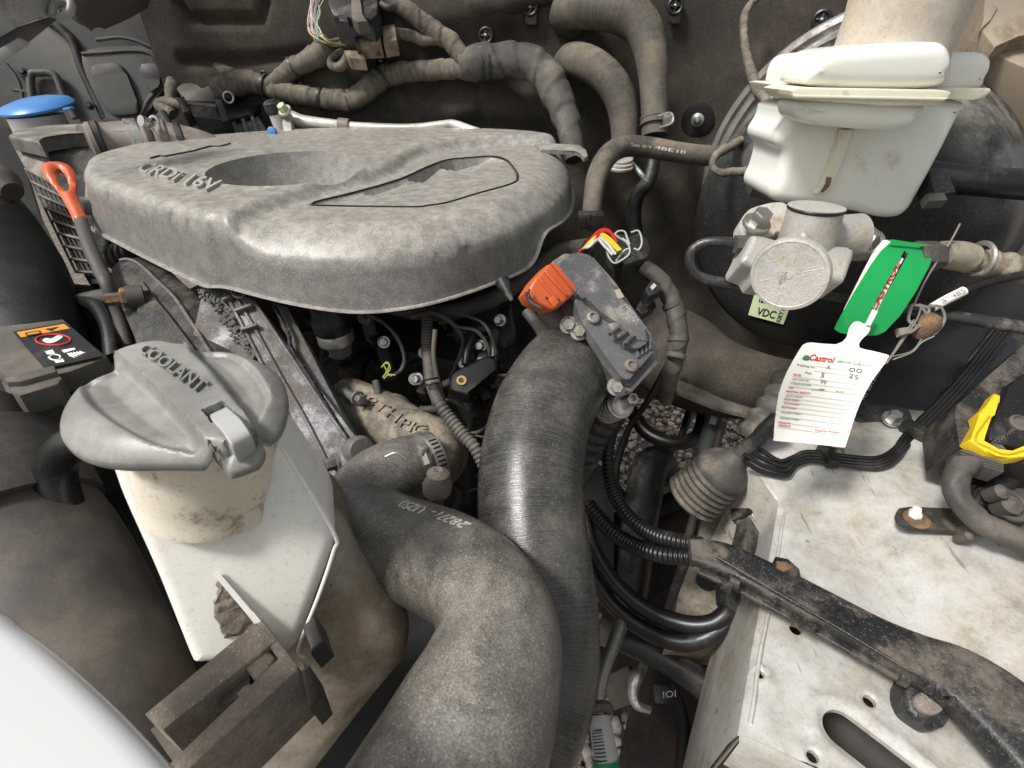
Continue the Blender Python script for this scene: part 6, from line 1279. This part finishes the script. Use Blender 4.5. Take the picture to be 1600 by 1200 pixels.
pbk = Plane(onz(1402, 800, -.362), onz(1500, 805, -.358), onz(1440, 830, -.362))
obj('flat_bar', pprism(rnd([(1399, 806), (1402, 796), (1412, 791), (1500, 795), (1560, 800), (1560, 831), (1495, 830), (1418, 823), (1404, 816)], 4, .4), pbk, .004, bev=.001), M('brown_steel', (.035, .03, .025), dirt=(.10, .08, .06), amt=.45, scale=30, rough=.6, bump=.3), t_bk)
b = MB(); lathe([(.0105, 0), (.0105, .001), (.008, .0016), (0, .0016)], pbk(1432, 812, .0), pbk.n, 24, b); obj('rusty_washer', b, m_rust, t_bk)
b = MB(); lathe([(.0055, 0), (.0055, .004), (.004, .006), (.0035, .009), (0, .010)], pbk(1429, 806, .001), pbk.n + Vector((0, .2, .3)), 6, b); obj('bolt_head', b, m_tank, t_bk)
b = MB(); 
for (u, v, r) in [(1520, 828, 12), (1510, 838, 8), (1575, 790, 16), (1560, 770, 12)]: lathe([(r * .42 / FPX, -.01), (r * .42 / FPX, .004), (0, .008)], W(u, v, .435), (0, -.5, 1), 12, b)
obj('cable_knobs', b, m_dustdark, t_bk)
t_hl = thing('headlamp_mount', 'dusty clear and brown housing behind the cable loop at right edge', 'mount', W(1580, 780, .46))
obj('shell', pprism([(1530, 760), (1572, 742), (1600, 738), (1700, 740), (1700, 850), (1600, 820), (1560, 800)], Plane((1530, 760, .47), (1700, 760, .45), (1580, 820, .44)), .04, bev=.004), m_dustdark, t_hl)
obj('brace', tube([(1510, 800, .45, 10), (1540, 770, .455, 14), (1575, 748, .46, 14)], n=16), m_black, t_hl)
b = MB(); torus(W(1580, 790, .44), (0, -.5, 1), .012, .003, mb=b); obj('ring', b, m_body, t_hl)
# brown foam block at the top right corner
t_fm = thing('foil_block', 'folded brown dusty insulation block in the top right corner', 'insulation', W(1570, 40, .60))
m_foam = M('brown_insulation', (.26, .21, .15), dirt=(.16, .12, .08), amt=.4, scale=14, rough=.6, bump=.3, speck=.2)
obj('upper_fold', pprism([(1545, -60), (1700, -60), (1700, 40), (1590, 55), (1555, 75), (1534, 48)], Plane((1540, 0, .60), (1700, 0, .58), (1560, 70, .58)), .06), m_foam, t_fm)
obj('lower_fold', pprism([(1556, 72), (1590, 56), (1700, 60), (1700, 150), (1552, 84)], Plane((1540, 60, .61), (1700, 60, .59), (1560, 110, .59)), .06), m_foam, t_fm)
obj('thin_flap', pprism([(1530, 50), (1545, 0), (1560, 12), (1548, 30)], Plane((1530, 50, .585), (1545, 0, .60), (1560, 30, .585)), .003), m_foam, t_fm)

# ================================================================== long black duct over the white panel
t_du = thing('wiring_duct', 'long black plastic wiring duct lying across the white panel', 'duct', W(1350, 1000, .38))
dz = -.372
def dp(u, v, w, dzz=0): p = onz(u, v, dz + dzz); k = (p - CC).dot(CF); return (p.x, p.y, p.z, w * k / FPX)
dpath = [dp(1078, 862, 20), dp(1100, 866, 24), dp(1135, 876, 28), (dp(1200, 908, 31)), dp(1280, 950, 33), dp(1370, 1000, 37), dp(1440, 1035, 44), dp(1500, 1065, 56), dp(1560, 1110, 66), dp(1640, 1190, 74), dp(1760, 1310, 80)]
m_duct = M('scuffed_black_duct', (.014, .014, .015), dirt=(.12, .10, .08), amt=.4, scale=22, rough=.38, up=.3, speck=.3, bump=.25, scratch=.4)
obj('duct_body', tube(dpath, n=40, world=True, sq=5, flat=.45, up=(0, 0, 1)), m_duct, t_du, ang=50)
lipp = [dp(1092, 892, 7, -.004), dp(1150, 918, 7, -.004), dp(1250, 972, 7, -.004), dp(1350, 1028, 8, -.004), dp(1420, 1068, 8, -.004)]
obj('lower_ledge', tube(lipp, n=16, world=True, sq=4, flat=.6, up=(0, 0, 1)), m_duct, t_du, ang=50)
obj('top_ridge', tube([dp(1120, 870, 2.5, .0125), dp(1200, 917, 2.5, .0135), dp(1300, 975, 2.5, .014), dp(1400, 1035, 2.5, .016), dp(1440, 1055, 2.5, .018)], n=10, world=True), m_duct, t_du, ang=180)
pd_ = Plane(onz(1200, 900, dz + .013), onz(1240, 960, dz + .013), onz(1280, 880, dz + .013))
obj('mount_tab', pprism([(1204, 886), (1212, 868), (1232, 872), (1250, 888), (1254, 906), (1230, 905)], pd_, .012, off=-.006, bev=.002), m_duct, t_du)
obj('rusty_clip', pprism([(1213, 876), (1230, 877), (1238, 888), (1226, 892), (1214, 886)], pd_, .003, off=-.004, bev=.001), m_rust, t_du)
for (u, v) in [(1130, 905), (1240, 956), (1262, 968), (1410, 1052), (1142, 900)]: 
    obj('snap_lug', pprism([(u, v), (u + 16, v + 7), (u + 14, v + 14), (u - 2, v + 7)], pd_, .008, off=.0, bev=.001), m_duct, t_du)
b = MB(); torus(onz(1322, 962, dz + .0148), (0, 0, 1), .007, .0006, mb=b, n=24, m=6); obj('moulded_ring', b, m_duct, t_du)
obj('hanging_bracket', pprism(smoothpoly([(1415, 1070), (1440, 1040), (1480, 1048), (1494, 1075), (1490, 1100), (1478, 1130), (1462, 1142), (1440, 1130), (1420, 1110)], 3), Plane(onz(1415, 1070, -.378), onz(1490, 1080, -.378), onz(1460, 1140, -.385)), .02, bev=.005, seg=3), m_duct, t_du)
obj('bracket_mud', pprism(smoothpoly([(1430, 1090), (1450, 1078), (1475, 1085), (1476, 1108), (1458, 1118), (1436, 1108)], 3), Plane(onz(1415, 1070, -.3755), onz(1490, 1080, -.3755), onz(1460, 1140, -.3825)), .004, bev=.002), m_dust, t_du)
b = MB()
for pts in [[(1440, 1065), (1455, 1050), (1470, 1070), (1490, 1055)], [(1450, 1080), (1462, 1062), (1478, 1090)], [(1485, 1055), (1495, 1080), (1486, 1100)]]: tube([(*onz(u, v, dz + .006), .003) for u, v in pts], n=8, world=True, mb=b)
obj('bracket_prongs', b, m_duct, t_du)

# ================================================================== steering shaft boot and lower hoses in the gap
t_sb = thing('steering_boot', 'bell shaped ribbed rubber boot on the steering shaft', 'boot', W(1110, 755, .66))
a_, c_ = W(1096, 766, .585), W(1160, 706, .55); ax = c_ - a_; L_ = ax.length
pr_ = [(.010, -.025), (.034, -.02)]
for k in range(6): h = -.018 + k * .0085; pr_ += [(.0375 - .0006 * k, h), (.0385 - .0006 * k, h + .003), (.0345 - .0005 * k, h + .006), (.0345 - .0005 * k, h + .007)]
pr_ += [(.036, .036), (.034, .046), (.025, .058), (.015, .066), (.013, .075)]
pr_ = [(r * .86, h * .86) for r, h in pr_]
b = MB(); lathe(pr_, a_, ax, 48, b); obj('ribbed_bell', b, m_boot, t_sb, ang=60)
b = MB(); lathe([(.0085, .05), (.0085, .12)], a_, ax, 24, b); obj('shaft', b, m_black, t_sb)
hose('grey ribbed upper boot on the steering shaft behind the tag', [(1168, 688, .55, 14), (1180, 674, .55, 25), (1200, 655, .55, 27), (1222, 630, .56, 29), (1245, 598, .57, 33)], m_boot, 'upper_boot', corr=.020, amp=.12, cat='boot', n=32)
hose('corrugated black conduit curling down to the wiring duct', [(975, 640, .62, 9), (955, 680, .62, 9), (950, 720, .61, 9.5), (957, 765, .60, 10), (980, 805, .57, 10.5), (1015, 832, .54, 11), (1055, 845, .51, 11.5), (1098, 852, .49, 12)], m_blackclean, 'corrugated_conduit', corr=.0048, amp=.10)
hose('second corrugated conduit entering the duct below the first', [(920, 790, .62, 11), (950, 825, .59, 11.5), (985, 850, .56, 12), (1030, 866, .52, 12.5), (1095, 872, .49, 13)], m_blackclean, 'corrugated_conduit', corr=.0052, amp=.10)
hose('fat black radiator hose standing upright over the gravel', [(1040, 735, .80, 20), (1028, 722, .78, 26), (1014, 735, .76, 28), (1005, 780, .75, 28), (996, 840, .74, 27), (990, 900, .72, 26), (980, 960, .70, 26)], m_black, 'lower_radiator_hose')
hose('short banded hose end beside the radiator hose top', [(1030, 748, .80, 14), (1050, 742, .80, 15), (1056, 752, .80, 14)], m_dustdark, 'hose_end', corr=.01, amp=.06)
hose('thick black hose looping over the gravel below the booster', [(985, 640, .95, 10), (1010, 675, .92, 11), (1050, 692, .90, 11), (1085, 685, .90, 11), (1098, 660, .92, 11), (1100, 620, .95, 11)], m_blackclean)
hose('thin black cable hanging down from the firewall over gravel', [(1085, 600, .95, 6), (1075, 650, .92, 6), (1060, 690, .90, 5), (1040, 720, .88, 5)], m_blackclean, 'cable', cat='cable', n=14)
hose('thin black cable crossing the gravel near the intake hose', [(1050, 560, .70, 6), (1010, 630, .72, 5), (985, 665, .74, 5), (965, 720, .76, 6), (960, 760, .76, 6)], m_blackclean, 'cable', cat='cable', n=14)
t_gs = thing('grey_strut', 'grey green tube with small white label left of steering boot', 'pipe', W(1110, 680, .74))
obj('strut_tube', tube([(1122, 630, .78, 13), (1112, 670, .76, 13), (1100, 710, .74, 13), (1086, 745, .72, 13)], n=20), flat('grey_green', (.10, .12, .11), .5), t_gs)
obj('strut_label', pprism([(1112, 648), (1124, 650), (1118, 664), (1108, 661)], Plane((1112, 648, .745), (1124, 650, .745), (1110, 664, .735)), .001, bev=0), m_greyink, t_gs)
hose('thin grey bar leaning behind the steering boot', [(1130, 660, .74, 6), (1118, 700, .73, 6), (1090, 790, .70, 7), (1075, 840, .68, 7)], m_body, 'link_bar', cat='bar', n=14)
t_js = thing('shaft_joint', 'dark steering shaft joint leaning against the white wall', 'joint', W(1180, 800, .56))
pj = Plane((1180, 775, .58), (1200, 790, .58), (1160, 860, .53))
obj('joint_arm', pprism([(1176, 778), (1196, 784), (1190, 830), (1180, 868), (1160, 862), (1170, 820)], pj, .02, bev=.003), m_black, t_js)
obj('joint_head', pprism([(1172, 776), (1185, 772), (1202, 784), (1202, 798), (1190, 806), (1174, 800)], pj, .03, bev=.003, off=.008), m_black, t_js)
b = MB(); bolt(pj(1182, 806, .004), pj.n, .005, .006, b); obj('joint_bolt', b, m_steel, t_js)
b = MB()
for k in range(7):
    q = random.Random(k); pts = [(1150 + q.uniform(-8, 12), 725 + q.uniform(-8, 8), .60, 3.5), (1165 + q.uniform(-8, 12), 755, .59, 3.5), (1168 + q.uniform(-10, 10), 790, .58, 3.5), (1160 + q.uniform(-8, 8), 820, .57, 3)]; tube(pts, n=8, mb=b)
obj('frayed_wires', b, m_black, t_js)
t_ph = thing('hose_pair', 'pair of glossy black hoses bending along the rail to a bracket', 'hoses', W(1060, 980, .56))
for k, (dv, du) in enumerate([(0, 0), (28, -10)]):
    obj('hose_run', tube([(915 + du, 800 + dv, .62, 11), (930 + du, 860 + dv, .60, 11), (965 + du, 915 + dv, .58, 12), (1015 + du, 955 + dv, .56, 13), (1070 + du, 975 + dv, .54, 14), (1112 + du, 974 + dv * .8, .53, 14), (1138 + du * .5, 955 + dv * .7, .53, 14), (1150, 935 + dv * .4, .54, 14)], n=24), m_blackclean, t_ph, ang=180)
obj('end_bracket', pprism([(1134, 915), (1150, 908), (1166, 932), (1162, 950), (1148, 962), (1136, 945)], Plane((1134, 915, .53), (1166, 932, .53), (1148, 962, .52)), .02, bev=.003), m_black, t_ph)
hose('rough black hose crossing below the hose pair to wall', [(960, 992, .60, 20), (1000, 1008, .59, 22), (1040, 1028, .58, 22), (1080, 1055, .57, 22), (1110, 1075, .56, 24), (1145, 1090, .55, 22)], m_black, 'rough_hose', lump=.08)
obj('pale_stub', tube([(935, 985, .62, 20), (968, 996, .61, 20)], n=20, straight=True), m_dust, label='dusty pale stub where the rough hose begins', cat='pipe', ang=40)
t_al = thing('ac_line', 'silver air conditioning line with barcode label at bottom edge', 'pipe', W(940, 1120, .46))
obj('metal_pipe', tube([(975, 960, .58, 12), (962, 1000, .55, 11), (945, 1045, .52, 10), (936, 1085, .50, 10), (936, 1120, .485, 11)], n=20), m_steel, t_al, ang=180)
lab_ = [(936, 1118, .485, 15), (941, 1150, .475, 18), (948, 1190, .465, 20), (955, 1230, .46, 20)]
obj('label_sleeve', tube(lab_[:1] + [(937, 1125, .483, 17)] + lab_[1:3], n=28), flat('dull_label', (.42, .42, .40), .6), t_al, ang=50)
obj('green_band', tube([(947, 1184, .4665, 20.3), (950, 1206, .463, 20.6), (953, 1225, .462, 20.6)], n=28), flat('dark_green_band', (.01, .16, .06), .5), t_al, ang=50)
b = MB()
for k in range(13):
    f = .12 + k * .042; a = on_tube(lab_, f, -.75); 
    pts = [on_tube(lab_, f, s, 1.02) for s in np.linspace(-.85, .05, 6)]; pts2 = [on_tube(lab_, f + .012 + .01 * (k % 3 == 0), s, 1.02) for s in np.linspace(-.85, .05, 6)]; strip(b, [pts, pts2], closed=False)
obj('barcode', b, m_ink, t_al)
b = MB(); lathe([(.011, -.004), (.0125, 0), (.011, .004)], W(938, 1108, .487), W(938, 1118, .48) - W(935, 1095, .49), 24, b); obj('collar', b, m_dustdark, t_al)
t_a2 = thing('bent_metal_pipe', 'silver pipe with hooked fitting in the dark lower gap', 'pipe', W(1000, 1060, .60))
obj('pipe_run', tube([(1030, 985, .66, 8), (1012, 1020, .63, 8), (998, 1050, .61, 11), (990, 1075, .60, 10), (995, 1100, .59, 8), (1015, 1108, .59, 7)], n=18), m_steel, t_a2, ang=180)
obj('rear_rod', tube([(1095, 810, .72, 6), (1080, 850, .70, 7), (1055, 920, .68, 8), (1040, 970, .66, 8), (1020, 1010, .64, 8)], n=14), m_aludirty, t_a2, ang=180)
b = MB(); pprism([(1020, 1068), (1062, 1072), (1066, 1100), (1024, 1100)], Plane((1020, 1068, .60), (1062, 1070, .60), (1030, 1100, .59)), .02, mb=b); o_ = obj('sensor_plug', b, m_black, label='black plug with pale mark in the dark lower gap', cat='connector')
obj('plug_mark', textmesh('IOI', W(1036, 1090, .585), W(1056, 1088, .585), W(1036, 1080, .588), (0, -.0005, 0)), m_mark, o_)
hose('dark cable curling below the black plug in the gap', [(1060, 1090, .60, 8), (1068, 1130, .58, 9), (1066, 1180, .56, 10), (1060, 1240, .54, 10)], m_deep, 'cable', cat='cable', n=14)
t_sf = thing('subframe', 'rusty black subframe and undershield deep in the engine bay', 'subframe', W(1020, 980, .8))
psf = Plane((960, 800, .86), (1100, 800, .84), (1040, 1150, .62))
obj('undershield', pprism([(955, 800), (1085, 780), (1090, 860), (1040, 1000), (1140, 1060), (1150, 1140), (1090, 1230), (960, 1215), (985, 1110), (930, 1060), (940, 960)], psf, .02), M('rusty_black_frame', (.022, .017, .015), dirt=(.07, .045, .03), amt=.5, scale=12, rough=.7, bump=.3), t_sf)
obj('side_member', pprism([(1150, 1090), (1185, 1010), (1215, 1000), (1150, 1160), (1085, 1215), (1075, 1200)], Plane((1150, 1090, .60), (1200, 1010, .62), (1080, 1215, .52)), .01), m_rust, t_sf)
obj('shelf', pprism([(1090, 1210), (1150, 1150), (1290, 1215), (1300, 1260), (1080, 1260)], Plane((1090, 1210, .50), (1150, 1150, .52), (1290, 1220, .46)), .01), M('dirty_shelf', (.14, .12, .095), dirt=(.08, .06, .045), amt=.5, scale=20, rough=.8, bump=.3), t_sf)
obj('corner_bracket', pprism([(940, 1060), (980, 1040), (1000, 1062), (990, 1100), (960, 1110)], Plane((940, 1060, .66), (1000, 1062, .66), (960, 1110, .64)), .008), m_dustdark, t_sf)
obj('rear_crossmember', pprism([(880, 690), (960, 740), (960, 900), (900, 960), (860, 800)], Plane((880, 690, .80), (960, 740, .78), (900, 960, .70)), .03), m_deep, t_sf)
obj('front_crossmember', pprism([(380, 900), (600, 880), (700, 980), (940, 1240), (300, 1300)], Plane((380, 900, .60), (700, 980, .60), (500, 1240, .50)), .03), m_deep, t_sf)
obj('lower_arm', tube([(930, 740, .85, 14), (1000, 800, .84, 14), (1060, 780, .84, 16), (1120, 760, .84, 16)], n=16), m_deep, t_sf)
